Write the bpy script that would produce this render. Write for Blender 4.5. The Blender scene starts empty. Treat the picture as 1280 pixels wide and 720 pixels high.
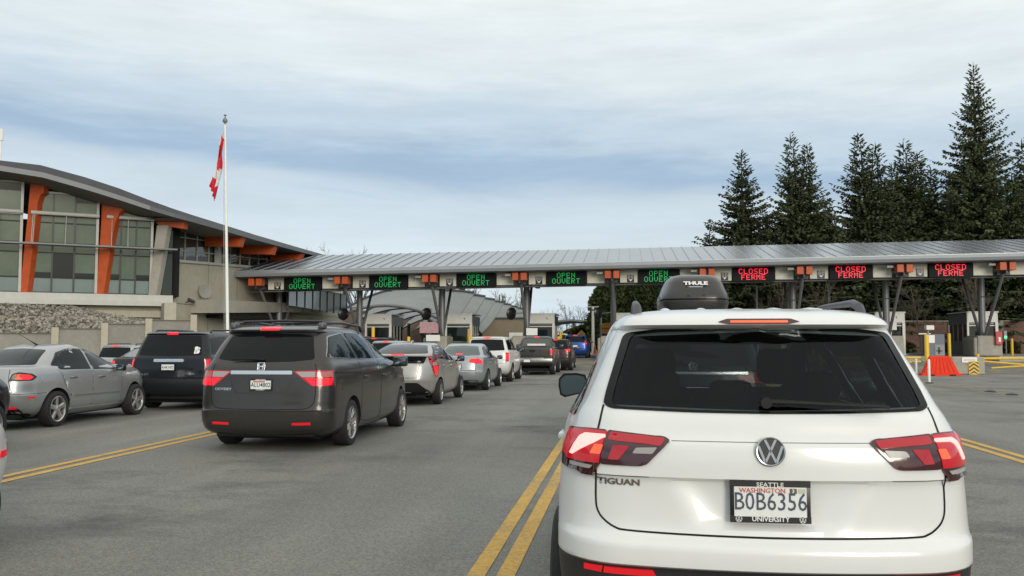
import bpy, bmesh, math, random
import numpy as np
from mathutils import Vector, Matrix
from mathutils.bvhtree import BVHTree
R = math.radians
C = bpy.context.scene.collection
SC = bpy.context.scene
rng = random.Random(7)

# ------------------------------------------------------------------ camera
cam_d = bpy.data.cameras.new('camera')
cam = bpy.data.objects.new('camera', cam_d); C.objects.link(cam)
cam.location = (0, 0, 1.5)
cam.rotation_euler = (R(90 + 3.4334), 0, R(7.2487))
cam_d.sensor_width = 36.0
cam_d.lens = 36.0 * 1130 / 1280
cam_d.clip_start = 0.1; cam_d.clip_end = 3000
SC.camera = cam

# ------------------------------------------------------------------ sky, sun, exposure
SUN_EL, SUN_AZ = 13.0, 153.0          # azimuth clockwise from +Y: behind the camera, to the left
world = bpy.data.worlds.new('World'); SC.world = world; world.use_nodes = True
wt = world.node_tree; wt.nodes.clear()
def wn(t, **k):
    n = wt.nodes.new(t)
    for a, b in k.items(): setattr(n, a, b)
    return n
sky = wn('ShaderNodeTexSky', sky_type='NISHITA', sun_disc=False, sun_elevation=R(SUN_EL), sun_rotation=R(SUN_AZ))
tc = wn('ShaderNodeTexCoord'); sep = wn('ShaderNodeSeparateXYZ')
wt.links.new(tc.outputs['Generated'], sep.inputs[0])
mp = wn('ShaderNodeMapping'); mp.inputs['Scale'].default_value = (1.6, 1.6, 11.0)
wt.links.new(tc.outputs['Generated'], mp.inputs[0])
nz = wn('ShaderNodeTexNoise'); nz.inputs['Scale'].default_value = 1.7; nz.inputs['Detail'].default_value = 9; nz.inputs['Roughness'].default_value = 0.55; nz.inputs['Distortion'].default_value = 0.5
wt.links.new(mp.outputs[0], nz.inputs['Vector'])
mp2 = wn('ShaderNodeMapping'); mp2.inputs['Scale'].default_value = (3.2, 3.2, 20.0); mp2.inputs['Location'].default_value = (3.1, 1.2, .4)
wt.links.new(tc.outputs['Generated'], mp2.inputs[0])
nz2 = wn('ShaderNodeTexNoise'); nz2.inputs['Scale'].default_value = 2.2; nz2.inputs['Detail'].default_value = 10; nz2.inputs['Roughness'].default_value = 0.62
wt.links.new(mp2.outputs[0], nz2.inputs['Vector'])
def wmath(op, a, b, clamp=False):
    n = wn('ShaderNodeMath', operation=op, use_clamp=clamp)
    for i, v in enumerate((a, b)):
        if v is None: continue
        if isinstance(v, (int, float)): n.inputs[i].default_value = v
        else: wt.links.new(v, n.inputs[i])
    return n.outputs[0]
n1 = wmath('SUBTRACT', nz.outputs['Fac'], .5)
n2 = wmath('SUBTRACT', nz2.outputs['Fac'], .5)
xs = wmath('MULTIPLY', sep.outputs['X'], .055)
zz = wmath('ADD', wmath('ADD', sep.outputs['Z'], wmath('MULTIPLY', n1, .09)), wmath('ADD', wmath('MULTIPLY', n2, .032), xs))
ramp = wn('ShaderNodeValToRGB'); cr = ramp.color_ramp; cr.interpolation = 'EASE'
def lin(c): return tuple(((v/255)/12.92 if v/255 <= .04045 else (((v/255)+.055)/1.055)**2.4) for v in c)
stops = [(0.0, (196,213,227)), (.07, (207,219,226)), (.135, (196,210,221)), (.175, (158,181,204)), (.215, (190,206,219)), (.28, (217,226,230)), (.38, (230,236,235)), (.60, (245,247,243)), (1.0, (250,250,245))]
while len(cr.elements) < len(stops): cr.elements.new(.5)
for e, (p, c) in zip(cr.elements, stops):
    e.position = p; e.color = (*lin(c), 1)
wt.links.new(zz, ramp.inputs[0])
br = wmath('ADD', 1.0, wmath('MULTIPLY', n2, .30))
SKY_STR = 0.10
cl = wn('ShaderNodeVectorMath', operation='SCALE'); wt.links.new(ramp.outputs[0], cl.inputs[0])
wt.links.new(wmath('MULTIPLY', br, 1.16 / SKY_STR), cl.inputs['Scale'])
mx = wn('ShaderNodeMixRGB'); mx.inputs[0].default_value = 0.90
wt.links.new(sky.outputs[0], mx.inputs[1]); wt.links.new(cl.outputs[0], mx.inputs[2])
bg = wn('ShaderNodeBackground'); bg.inputs[1].default_value = SKY_STR
wt.links.new(mx.outputs[0], bg.inputs[0])
wo = wn('ShaderNodeOutputWorld'); wt.links.new(bg.outputs[0], wo.inputs[0])

sun_d = bpy.data.lights.new('sun', 'SUN'); sun_d.energy = 1.6; sun_d.angle = R(22); sun_d.color = (1, .93, .80)
sun = bpy.data.objects.new('sun', sun_d); C.objects.link(sun); sun.location = (-20, -30, 40)
az = R(SUN_AZ); el = R(SUN_EL)
to_sun = Vector((math.sin(az)*math.cos(el), math.cos(az)*math.cos(el), math.sin(el)))
sun.rotation_euler = to_sun.to_track_quat('Z', 'Y').to_euler()
SC.view_settings.view_transform = 'Standard'; SC.view_settings.look = 'None'
SC.view_settings.exposure = 0.0; SC.view_settings.gamma = 1.0; SC.view_settings.use_curve_mapping = False
SC.render.engine = 'CYCLES'
SC.cycles.max_bounces = 6; SC.cycles.transparent_max_bounces = 10; SC.cycles.use_denoising = True
SC.cycles.caustics_reflective = False; SC.cycles.caustics_refractive = False

# ------------------------------------------------------------------ helpers
def tag(o, label=None, cat=None, group=None, kind=None):
    if label: o['label'] = label
    if cat: o['category'] = cat
    if group: o['group'] = group
    if kind: o['kind'] = kind
    return o
def thing(name, label, cat, loc=(0,0,0), rotz=0, group=None):
    o = bpy.data.objects.new(name, None); C.objects.link(o); o.empty_display_size = .3
    o.location = loc; o.rotation_euler = (0, 0, rotz)
    return tag(o, label, cat, group)
def mobj(name, me, parent=None, loc=(0,0,0), rot=(0,0,0)):
    o = bpy.data.objects.new(name, me); C.objects.link(o)
    o.location = loc; o.rotation_euler = rot
    if parent is not None: o.parent = parent
    return o
def kids(o): return [c for c in o.children]
def copy_tree(o, parent=None):
    c = o.copy(); C.objects.link(c)
    if parent is not None: c.parent = parent
    for ch in list(o.children): copy_tree(ch, c)
    return c
def shade(me, ang=35, smooth=True):
    if not smooth: return me
    me.polygons.foreach_set('use_smooth', [True]*len(me.polygons))
    try: me.set_sharp_from_angle(angle=R(ang))
    except Exception: pass
    return me

class MB:
    """collects shapes into one mesh"""
    def __init__(s): s.v = []; s.f = []; s.m = []
    def add(s, vs, fs, mi=0):
        b = len(s.v); s.v += [tuple(p) for p in vs]
        for f in fs: s.f.append([b+i for i in f]); s.m.append(mi)
    def box(s, c, d, rot=None, mi=0, ch=0):
        x, y, z = d[0]/2, d[1]/2, d[2]/2
        if ch:
            bm = bmesh.new(); bmesh.ops.create_cube(bm, size=1)
            bmesh.ops.scale(bm, vec=d, verts=bm.verts)
            bmesh.ops.bevel(bm, geom=bm.edges[:], offset=ch, segments=2, affect='EDGES', profile=.5)
            vs = [v.co.copy() for v in bm.verts]; bm.verts.index_update()
            fs = [[v.index for v in f.verts] for f in bm.faces]; bm.free()
        else:
            vs = [Vector(p) for p in ((-x,-y,-z),(x,-y,-z),(x,y,-z),(-x,y,-z),(-x,-y,z),(x,-y,z),(x,y,z),(-x,y,z))]
            fs = [(0,3,2,1),(4,5,6,7),(0,1,5,4),(1,2,6,5),(2,3,7,6),(3,0,4,7)]
        if rot is not None: vs = [rot @ v for v in vs]
        s.add([v + Vector(c) for v in vs], fs, mi)
    def b2(s, a, b, mi=0, ch=0):
        s.box([(a[i]+b[i])/2 for i in range(3)], [abs(b[i]-a[i]) for i in range(3)], None, mi, ch)
    def tube(s, pts, r, n=10, mi=0, cap=True, sq=None):
        pts = [Vector(p) for p in pts]
        rs = r if isinstance(r, (list, tuple)) else [r]*len(pts)
        rings = []; up = Vector((0,0,1))
        for i, p in enumerate(pts):
            t = (pts[min(i+1, len(pts)-1)] - pts[max(i-1, 0)]).normalized()
            a = t.cross(up)
            if a.length < .05: a = t.cross(Vector((1,0,0)))
            a.normalize(); b = a.cross(t).normalized()
            rings.append([p + (a*math.cos(k*2*math.pi/n)+b*math.sin(k*2*math.pi/n))*rs[i] for k in range(n)])
        vs = [v for rg in rings for v in rg]; fs = []
        for i in range(len(pts)-1):
            for k in range(n):
                fs.append((i*n+k, i*n+(k+1)%n, (i+1)*n+(k+1)%n, (i+1)*n+k))
        if cap: fs.append(tuple(range(n-1,-1,-1))); fs.append(tuple((len(pts)-1)*n+k for k in range(n)))
        s.add(vs, fs, mi)
    def prism(s, poly, axis, a, b, mi=0):
        """poly of 2D points extruded along axis ('x': poly is (y,z); 'y': (x,z); 'z': (x,y))"""
        n = len(poly)
        def P(p, t): return {'x': (t,p[0],p[1]), 'y': (p[0],t,p[1]), 'z': (p[0],p[1],t)}[axis]
        vs = [P(p, a) for p in poly] + [P(p, b) for p in poly]
        fs = [tuple(range(n)), tuple(range(2*n-1, n-1, -1))] + [(i, i+n, (i+1)%n+n, (i+1)%n) for i in range(n)]
        s.add(vs, fs, mi)
    def lathe(s, prof, n=32, axis='x', c=(0,0,0), mi=0, closed=False):
        vs = []; fs = []; m = len(prof)
        for k in range(n):
            a = 2*math.pi*k/n
            for (h, r) in prof:
                p = {'x': (h, r*math.cos(a), r*math.sin(a)), 'z': (r*math.cos(a), r*math.sin(a), h), 'y': (r*math.cos(a), h, r*math.sin(a))}[axis]
                vs.append((p[0]+c[0], p[1]+c[1], p[2]+c[2]))
        for k in range(n):
            for i in range(m if closed else m-1):
                j = (i+1) % m
                fs.append((k*m+i, k*m+j, ((k+1)%n)*m+j, ((k+1)%n)*m+i))
        s.add(vs, fs, mi)
    def mesh(s, name, mats, smooth=False, ang=35, fix=True):
        me = bpy.data.meshes.new(name); me.from_pydata(s.v, [], s.f)
        for m in (mats if isinstance(mats, (list, tuple)) else [mats]): me.materials.append(m)
        me.polygons.foreach_set('material_index', s.m)
        if fix:
            bm = bmesh.new(); bm.from_mesh(me); bmesh.ops.recalc_face_normals(bm, faces=bm.faces); bm.to_mesh(me); bm.free()
        if smooth: shade(me, ang)
        me.update(); return me
    def obj(s, name, mats, parent=None, loc=(0,0,0), rot=(0,0,0), smooth=False, ang=35, fix=True):
        return mobj(name, s.mesh(name, mats, smooth, ang, fix), parent, loc, rot)

# ------------------------------------------------------------------ materials
MATS = {}
def mat(name, col, rough=.5, metal=0, coat=0, spec=.5, emit=None, es=0, noise=None, bump=None, alpha=None):
    """noise = (scale, amount) varies base colour; bump = (scale, strength, distance)"""
    if name in MATS: return MATS[name]
    m = bpy.data.materials.new(name); m.use_nodes = True; t = m.node_tree
    p = t.nodes['Principled BSDF']
    p.inputs['Base Color'].default_value = (*col, 1); p.inputs['Roughness'].default_value = rough
    p.inputs['Metallic'].default_value = metal; p.inputs['Coat Weight'].default_value = coat
    p.inputs['Coat Roughness'].default_value = .07; p.inputs['Specular IOR Level'].default_value = spec
    if emit: p.inputs['Emission Color'].default_value = (*emit, 1); p.inputs['Emission Strength'].default_value = es
    if noise or bump:
        g = t.nodes.new('ShaderNodeTexCoord')
    if noise:
        layers = noise if isinstance(noise, list) else [noise]
        last = None
        for (sc, am) in layers:
            n = t.nodes.new('ShaderNodeTexNoise'); n.inputs['Scale'].default_value = sc; n.inputs['Detail'].default_value = 6; n.inputs['Roughness'].default_value = .6
            t.links.new(g.outputs['Object'], n.inputs['Vector'])
            r = t.nodes.new('ShaderNodeMapRange'); r.inputs['From Min'].default_value = .25; r.inputs['From Max'].default_value = .75
            r.inputs['To Min'].default_value = 1-am; r.inputs['To Max'].default_value = 1+am
            t.links.new(n.outputs['Fac'], r.inputs['Value'])
            if last is None: last = r.outputs[0]
            else:
                mu = t.nodes.new('ShaderNodeMath'); mu.operation = 'MULTIPLY'
                t.links.new(last, mu.inputs[0]); t.links.new(r.outputs[0], mu.inputs[1]); last = mu.outputs[0]
        sc_ = t.nodes.new('ShaderNodeVectorMath'); sc_.operation = 'SCALE'; sc_.inputs[0].default_value = col
        t.links.new(last, sc_.inputs['Scale']); t.links.new(sc_.outputs[0], p.inputs['Base Color'])
    if bump:
        n = t.nodes.new('ShaderNodeTexNoise'); n.inputs['Scale'].default_value = bump[0]; n.inputs['Detail'].default_value = 5
        t.links.new(g.outputs['Object'], n.inputs['Vector'])
        b = t.nodes.new('ShaderNodeBump'); b.inputs['Strength'].default_value = bump[1]; b.inputs['Distance'].default_value = bump[2]
        t.links.new(n.outputs['Fac'], b.inputs['Height']); t.links.new(b.outputs[0], p.inputs['Normal'])
    MATS[name] = m; return m
def paint(name, col, metal=0.0, rough=.32, dirt=.06):
    dk = max(col) < .1
    return mat(name, col, rough, metal, coat=.45 if dk else .55, spec=.3 if dk else .5, noise=[(1.3, dirt), (9, dirt*.5)])
def tinted_glass(name, tint, refl=1.0):
    if name in MATS: return MATS[name]
    m = bpy.data.materials.new(name); m.use_nodes = True; t = m.node_tree; t.nodes.clear()
    tr = t.nodes.new('ShaderNodeBsdfTransparent'); tr.inputs[0].default_value = (*tint, 1)
    gl = t.nodes.new('ShaderNodeBsdfGlossy'); gl.inputs['Roughness'].default_value = .03; gl.inputs['Color'].default_value = (.9,.95,1,1)
    fr = t.nodes.new('ShaderNodeFresnel'); fr.inputs[0].default_value = 1.5
    mu = t.nodes.new('ShaderNodeMath'); mu.operation = 'MULTIPLY'; mu.inputs[1].default_value = refl
    t.links.new(fr.outputs[0], mu.inputs[0])
    mi = t.nodes.new('ShaderNodeMixShader'); t.links.new(mu.outputs[0], mi.inputs[0]); t.links.new(tr.outputs[0], mi.inputs[1]); t.links.new(gl.outputs[0], mi.inputs[2])
    o = t.nodes.new('ShaderNodeOutputMaterial'); t.links.new(mi.outputs[0], o.inputs[0])
    MATS[name] = m; return m
M_black = mat('black_plastic', (.012,.012,.013), .5, spec=.25, noise=(25,.15))
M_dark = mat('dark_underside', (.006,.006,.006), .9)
M_rubber = mat('tyre_rubber', (.016,.016,.017), .75, noise=(20,.25), bump=(60,.3,.004))
M_glass = mat('privacy_glass', (.005,.007,.008), .04, spec=.22)
M_glass2 = mat('window_glass', (.012,.018,.020), .03, spec=.16)
M_chrome = mat('chrome', (.66,.67,.68), .22, 1)
M_chrome_d = mat('chrome_dark', (.35,.36,.37), .18, 1)
M_alloy = mat('alloy_rim', (.45,.45,.44), .3, .9, noise=(10,.2))
M_plate = mat('plate_white', (.72,.74,.72), .45, noise=(30,.05))
M_red = mat('red_lens', (.30,.004,.010), .12, coat=.6, emit=(1,.012,.025), es=.14)
M_redlit = mat('red_lens_lit', (.35,.004,.006), .2, emit=(1,.014,.03), es=1.15)
M_redhot = mat('led_bar_lit', (.30,.06,.05), .4, emit=(1,.37,.33), es=2.0)
M_redorange = mat('brake_bar_lit', (.5,.05,.02), .4, emit=(1,.095,.03), es=1.7)
M_amber = mat('amber_lamp_lit', (.35,.06,.02), .4, emit=(1,.14,.06), es=.85)
M_redfield = mat('red_lens_glow', (.30,.004,.010), .15, coat=.5, emit=(1,.010,.03), es=.28)
M_reddark = mat('dark_red_lens', (.045,.004,.008), .1, coat=1)
M_clear = mat('clear_lens', (.34,.325,.31), .35, coat=.25)
M_refl = mat('red_reflector_glow', (.55,.01,.015), .25, emit=(1,.012,.03), es=.3)  # slight emission put in, although reflectors are no lamps
M_conc = mat('concrete', (.36,.34,.29), .85, noise=[(.6,.12),(5,.10)], bump=(14,.3,.01))
M_conc_d = mat('concrete_panel', (.27,.26,.225), .85, noise=[(.8,.14),(7,.1)], bump=(14,.3,.01))
M_white = mat('white_enamel', (.80,.80,.76), .45, noise=(3,.05))
M_yellow = mat('yellow_enamel', (.72,.46,.03), .45, noise=(4,.10))
M_orange = mat('orange_steel', (.50,.085,.018), .5, noise=(2,.18))
M_steel = mat('grey_steel', (.20,.205,.21), .45, .3, noise=(3,.12))
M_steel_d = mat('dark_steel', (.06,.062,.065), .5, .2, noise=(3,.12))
# ------------------------------------------------------------------ vehicle library
def pchip(xs, ys):
    x = np.array(xs, float); y = np.array(ys, float); h = np.diff(x); d = np.diff(y)/h
    m = np.zeros_like(y)
    for i in range(1, len(x)-1):
        if d[i-1]*d[i] > 0:
            w1 = 2*h[i]+h[i-1]; w2 = h[i]+2*h[i-1]
            m[i] = (w1+w2)/(w1/d[i-1]+w2/d[i])
    m[0] = d[0]; m[-1] = d[-1]
    def f(q):
        q = np.asarray(q, float); i = np.clip(np.searchsorted(x, q)-1, 0, len(x)-2)
        t = (q-x[i])/h[i]
        return ((1+2*t)*(1-t)**2*y[i] + t*(1-t)**2*h[i]*m[i] + t*t*(3-2*t)*y[i+1] + t*t*(t-1)*h[i]*m[i+1])
    return f

class Body:
    """body surface from horizontal slices: rows = (z, y_rear, y_front, half_width)"""
    def __init__(s, rows, br=.10, rr=.28, bf=[(1.0,.22),(1.15,.16)], rf=[(.2,.45),(.98,.42),(1.12,.20)], tapr=.05, tapf=.08, dz=.035, n1=12, ns=30, disp=None, zt=None, yc=1.3):
        s.yc = yc
        z = [r[0] for r in rows]; s.F = [pchip(z, [r[k] for r in rows]) for k in (1,2,3)]
        def tab(v): return (lambda q: v) if isinstance(v, (int, float)) else (lambda q: float(np.interp(q, [p[0] for p in v], [p[1] for p in v])))
        br, rr, bf, rf, tapr, tapf = map(tab, (br, rr, bf, rf, tapr, tapf))
        zs = []
        for a, b in zip(z[:-1], z[1:]):
            ra = rows[z.index(a)]; rb = rows[z.index(b)]
            span = max(b-a, abs(ra[1]-rb[1])*.5, abs(ra[2]-rb[2])*.25, abs(ra[3]-rb[3]))
            k = max(1, int(math.ceil(span/dz)))
            zs += [a+(b-a)*i/k for i in range(k)]
        zs.append(z[-1])
        if zt: zs = sorted(set(zs + list(zt)))
        rings = []
        for q in zs:
            yr, yf, w = (float(f(q)) for f in s.F)
            L = max(yf-yr, .2)
            r1 = min(rr(q), w*.8); r2 = min(rf(q), w*.9); b1 = min(br(q), L*.15); b2 = min(bf(q), L*.2)
            ry = min(r1*1.15, L*.22); rfy = min(r2*1.1, L*.25)
            wr = w - min(tapr(q), w*.3); wf = w - min(tapf(q), w*.35)
            half = []
            for i in range(n1):
                x = (wr-r1)*i/n1; half.append((x, yr+b1*(x/wr)**2))
            for i in range(10):
                a = i/9*math.pi/2; x = wr-r1+r1*math.sin(a)
                half.append((x, yr+b1*(x/wr)**2+ry*(1-max(0,1-math.sin(a)**2.3)**(1/2.3))))
            y0 = yr+b1+ry; y1 = yf-b2-rfy; ym = (y0+y1)/2; hh = max((y1-y0)/2, .01)
            for i in range(1, ns):
                y = y0+(y1-y0)*i/ns; t = (y-ym)/hh
                half.append((w-(w-wr if t < 0 else w-wf)*abs(t)**2.6, y))
            for i in range(9, -1, -1):
                a = i/9*math.pi/2; x = wf-r2+r2*math.sin(a)
                half.append((x, yf-b2*(x/wf)**2-rfy*(1-max(0,1-math.sin(a)**2.3)**(1/2.3))))
            for i in range(n1-1, -1, -1):
                x = (wf-r2)*i/n1; half.append((x, yf-b2*(x/wf)**2))
            ring = [(x, y, q) for x, y in half] + [(-x, y, q) for x, y in half[-2:0:-1]]
            rings.append(ring)
        M = len(rings[0]); H = len(half)
        V = np.array([p for r in rings for p in r])
        if disp is not None: V = disp(V)
        fs = []
        for i in range(len(rings)-1):
            for k in range(M):
                fs.append((i*M+k, i*M+(k+1)%M, (i+1)*M+(k+1)%M, (i+1)*M+k))
        for base, flip in ((0, True), ((len(rings)-1)*M, False)):
            for i in range(H-1):
                a, b = base+i, base+i+1; c_, d = base+(M-i-1)%M, base+(M-i)%M
                q = [a, b, c_, d] if i > 0 and i < H-2 else ([a, b, c_] if i == 0 else [a, b, d])
                if len(set(q)) < 3: continue
                fs.append(tuple(q[::-1]) if flip else tuple(q))
        s.V = [Vector(v) for v in V]; s.faces = fs
        s.bvh = BVHTree.FromPolygons(s.V, fs)
        s.ymax = float(V[:,1].max())
    def cast(s, view, u, v):
        if view == 'rear': o, d = Vector((u, -4, v)), Vector((0,1,0))
        elif view == 'front': o, d = Vector((u, s.ymax+4, v)), Vector((0,-1,0))
        elif view == 'right': o, d = Vector((4, u, v)), Vector((-1,0,0))
        elif view == 'left': o, d = Vector((-4, u, v)), Vector((1,0,0))
        elif view == 'top': o, d = Vector((u, v, 5)), Vector((0,0,-1))
        elif view == 'wrap':
            d = Vector((-math.sin(u), math.cos(u), 0)); o = Vector((0, s.yc, v)) - d*5
        elif view == 'wrapf':
            yf = s.ymax-1.3; d = Vector((-math.sin(u), -math.cos(u), 0)); o = Vector((0, yf, v)) - d*5
        loc, n, i, dist = s.bvh.ray_cast(o, d)
        if loc is None:
            loc, n, i, dist = s.bvh.find_nearest(o + d*4.2)
        if n.dot(d) > 0: n = -n
        return loc, n
    def ang(s, pts):
        """('r',x,z) rear view / ('s',y,z) right-side view -> wrap coordinates"""
        out = []
        for p in pts:
            loc, n = s.cast('rear' if p[0] == 'r' else 'right', p[1], p[2])
            out.append((math.atan2(loc.x, s.yc-loc.y), loc.z))
        return out

def inpoly(px, py, poly):
    c = False; n = len(poly)
    for i in range(n):
        x1, y1 = poly[i]; x2, y2 = poly[(i+1)%n]
        if (y1 > py) != (y2 > py) and px < (x2-x1)*(py-y1)/(y2-y1)+x1: c = not c
    return c
def rounded(pts, r, n=4):
    out = []
    N = len(pts)
    for i in range(N):
        p = Vector(pts[i]); a = Vector(pts[i-1]); b = Vector(pts[(i+1) % N])
        da = (a-p); db = (b-p); k = min(r, da.length*.45, db.length*.45)
        A = p+da.normalized()*k; B = p+db.normalized()*k
        for j in range(n+1):
            t = j/n; q = A*(1-t)**2+p*2*t*(1-t)+B*t*t; out.append((q.x, q.y))
    return out
def catmull(pts, n=6):
    P = [Vector(p) for p in pts]; out = []
    for i in range(len(P)-1):
        p0 = P[max(i-1,0)]; p1 = P[i]; p2 = P[i+1]; p3 = P[min(i+2,len(P)-1)]
        for j in range(n):
            t = j/n
            q = .5*((2*p1)+(p2-p0)*t+(2*p0-5*p1+4*p2-p3)*t*t+(3*p1-p0-3*p2+p3)*t**3)
            out.append(tuple(q))
    out.append(tuple(P[-1])); return out

def patch_mesh(body, view, poly, off, th, m, grid=.06, holes=None):
    bm = bmesh.new()
    vs = [bm.verts.new((p[0], p[1], 0)) for p in poly]
    f = bm.faces.new(vs)
    bmesh.ops.triangulate(bm, faces=[f], ngon_method='EAR_CLIP')
    gu = grid*.55 if view.startswith('wrap') else grid
    us = [p[0] for p in poly]; zs = [p[1] for p in poly]
    for lo, hi, g, nrm in ((min(us), max(us), gu, (1,0,0)), (min(zs), max(zs), grid, (0,1,0))):
        k = max(1, int((hi-lo)/g))
        for i in range(1, k):
            c = lo+(hi-lo)*i/k
            bmesh.ops.bisect_plane(bm, geom=bm.verts[:]+bm.edges[:]+bm.faces[:], plane_co=Vector(nrm)*c, plane_no=nrm, dist=1e-5)
    bmesh.ops.remove_doubles(bm, verts=bm.verts, dist=1e-5)
    bm.verts.ensure_lookup_table(); bm.normal_update()
    nsum = Vector(); low = {}
    for v in bm.verts:
        loc, n = body.cast(view, v.co.x, v.co.y)
        v.co = loc+n*off; low[v] = loc-n*(th-off); nsum += n
    bm.normal_update()
    if sum((f.normal for f in bm.faces), Vector()).dot(nsum) < 0:
        bmesh.ops.reverse_faces(bm, faces=bm.faces)
    bedges = [e for e in bm.edges if len(e.link_faces) == 1]
    nv = {}
    for e in bedges:
        for v in e.verts:
            if v not in nv: nv[v] = bm.verts.new(low[v])
    for e in bedges:
        a, b = e.verts; fl = e.link_faces[0]
        loop = [l for l in fl.loops if l.edge == e][0]
        if loop.vert != a: a, b = b, a
        bm.faces.new((b, a, nv[a], nv[b]))
    for e in bedges: e.smooth = False
    for f in bm.faces: f.smooth = True
    me = bpy.data.meshes.new('patch'); bm.to_mesh(me); bm.free()
    me.materials.append(m); return me
def patch(car, name, view, poly, m, off=.004, th=.012, grid=.06, parent=None):
    o = mobj(name, patch_mesh(car.body, view, poly, off, th, m, grid), parent or car.root); o.data.name = name
    return o
def mir(poly): return [(-p[0], p[1]) for p in poly]
def seam(car, lines, w=.006, off=.0018, m=None, name='gap_and_shade_line', parent=None):
    """lines = [(view, pts)]"""
    mb = MB()
    for view, pts in lines:
        d = []
        for a, b in zip(pts[:-1], pts[1:]):
            L = math.hypot(b[0]-a[0], b[1]-a[1]); k = max(1, int(L/.05))
            d += [(a[0]+(b[0]-a[0])*i/k, a[1]+(b[1]-a[1])*i/k) for i in range(k)]
        d.append(pts[-1]); vs = []
        for i, p in enumerate(d):
            q0 = d[max(i-1,0)]; q1 = d[min(i+1,len(d)-1)]
            t = Vector((q1[0]-q0[0], q1[1]-q0[1])).normalized(); n2 = Vector((-t.y, t.x))*w/2
            if view.startswith('wrap'): n2.x *= .6
            for sg in (1, -1):
                loc, n = car.body.cast(view, p[0]+n2.x*sg, p[1]+n2.y*sg); vs.append(loc+n*off)
        mb.add(vs, [(2*i, 2*i+1, 2*i+3, 2*i+2) for i in range(len(d)-1)])
    return mb.obj(name, m or M_dark, parent or car.root, fix=False)

def text_mesh(s, size, bold=0.0, extrude=0.0, res=2, sx=1.0):
    cu = bpy.data.curves.new('lettering', 'FONT'); cu.body = s; cu.size = size; cu.align_x = 'CENTER'; cu.align_y = 'CENTER'
    cu.offset = bold; cu.extrude = extrude; cu.resolution_u = res; cu.fill_mode = 'FRONT' if extrude == 0 else 'BOTH'
    o = bpy.data.objects.new('lettering', cu); C.objects.link(o)
    dg = bpy.context.evaluated_depsgraph_get(); dg.update()
    me = bpy.data.meshes.new_from_object(o.evaluated_get(dg))
    bpy.data.objects.remove(o); bpy.data.curves.remove(cu)
    if sx != 1.0:
        for v in me.vertices: v.co.x *= sx
    return me
def text_flat(name, s, size, parent, m, loc, rot=(R(90),0,0), bold=0, extrude=.0, sx=1.0):
    me = text_mesh(s, size, bold, extrude, 2, sx); me.materials.clear(); me.materials.append(m)
    return mobj(name, me, parent, loc, rot)
def text_on(car, name, s, size, u, v, m, view='rear', off=.006, bold=0, parent=None, sx=1.0):
    me = text_mesh(s, size, bold, 0, 2, sx); me.materials.clear(); me.materials.append(m)
    for q in me.vertices:
        loc, n = car.body.cast(view, u+q.co.x, v+q.co.y); q.co = loc+n*off
    return mobj(name, me, parent or car.root)

WHEELS = {}
def wheel_meshes(r, w, rim_r, spokes, m_rim, twin=False, key=None):
    k = (r, w, rim_r, spokes, m_rim.name, twin)
    if k in WHEELS: return WHEELS[k]
    t = MB()
    prof = [(-w*.5, rim_r-.02), (-w-.004, rim_r), (-w-.008, r*.86), (-w+.004, r*.965), (-w+.03, r*.995), (-w*.5, r), (-.03, r*.995), (-.004, r*.965), (.008, r*.86), (.002, rim_r+.004), (-.012, rim_r-.004)]
    t.lathe(prof, 44, 'x', closed=True)
    # sidewall rib
    tyre = t.mesh('tyre', M_rubber, True, 40)
    q = MB()
    q.lathe([(-.002, rim_r+.006), (.002, rim_r-.004), (-.010, rim_r-.018), (-.05, rim_r-.028), (-w+.03, rim_r-.03)], 44, 'x')
    def spoke(a, wd0, wd1):
        ca, sa = math.cos(a), math.sin(a)
        vs = []
        for rad, wd, x0, x1 in ((.035, wd0, -.012, -.05), (rim_r*.55, (wd0+wd1)/2, -.016, -.05), (rim_r-.012, wd1, -.012, -.045)):
            for (tt, xx) in ((-wd/2, x0-.008), (-wd*.28, x0), (wd*.28, x0), (wd/2, x0-.008), (wd/2, x1), (-wd/2, x1)):
                vs.append((xx, rad*ca-tt*sa, rad*sa+tt*ca))
        fs = []
        for i in range(2):
            for j in range(6): fs.append((i*6+j, i*6+(j+1)%6, i*6+6+(j+1)%6, i*6+6+j))
        q.add(vs, fs)
    for i in range(spokes):
        a = 2*math.pi*i/spokes + .3
        if twin:
            spoke(a-.16, .035, .03); spoke(a+.16, .035, .03)
        else: spoke(a, .075, .055 if spokes > 6 else .085)
    q.lathe([(-.05, .0), (-.05, .075), (-.014, .07), (-.008, .045), (-.004, .03), (-.004, 0)], 24, 'x')
    rim = q.mesh('rim', m_rim, True, 35)
    d = MB(); d.lathe([(-.075, .0), (-.075, rim_r*.78), (-.10, rim_r*.78), (-.10, .0)], 28, 'x')
    d.lathe([(-.10, 0), (-.10, rim_r-.03), (-.14, rim_r-.03), (-.14, 0)], 28, 'x')
    disc = d.mesh('wheel', M_steel_d, True, 35)
    WHEELS[k] = (disc, tyre, rim); return WHEELS[k]
def add_wheels(car, pos, r, w, rim_r, spokes, m_rim, x_out, twin=False):
    disc, tyre, rim = wheel_meshes(r, w, rim_r, spokes, m_rim, twin)
    for y in pos:
        for sx in (1, -1):
            h = mobj('wheel', disc, car.root, (sx*x_out, y, r-.004), (rng.random()*6.28, 0, 0 if sx > 0 else math.pi))
            mobj('tyre', tyre, h); mobj('rim', rim, h)

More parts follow.
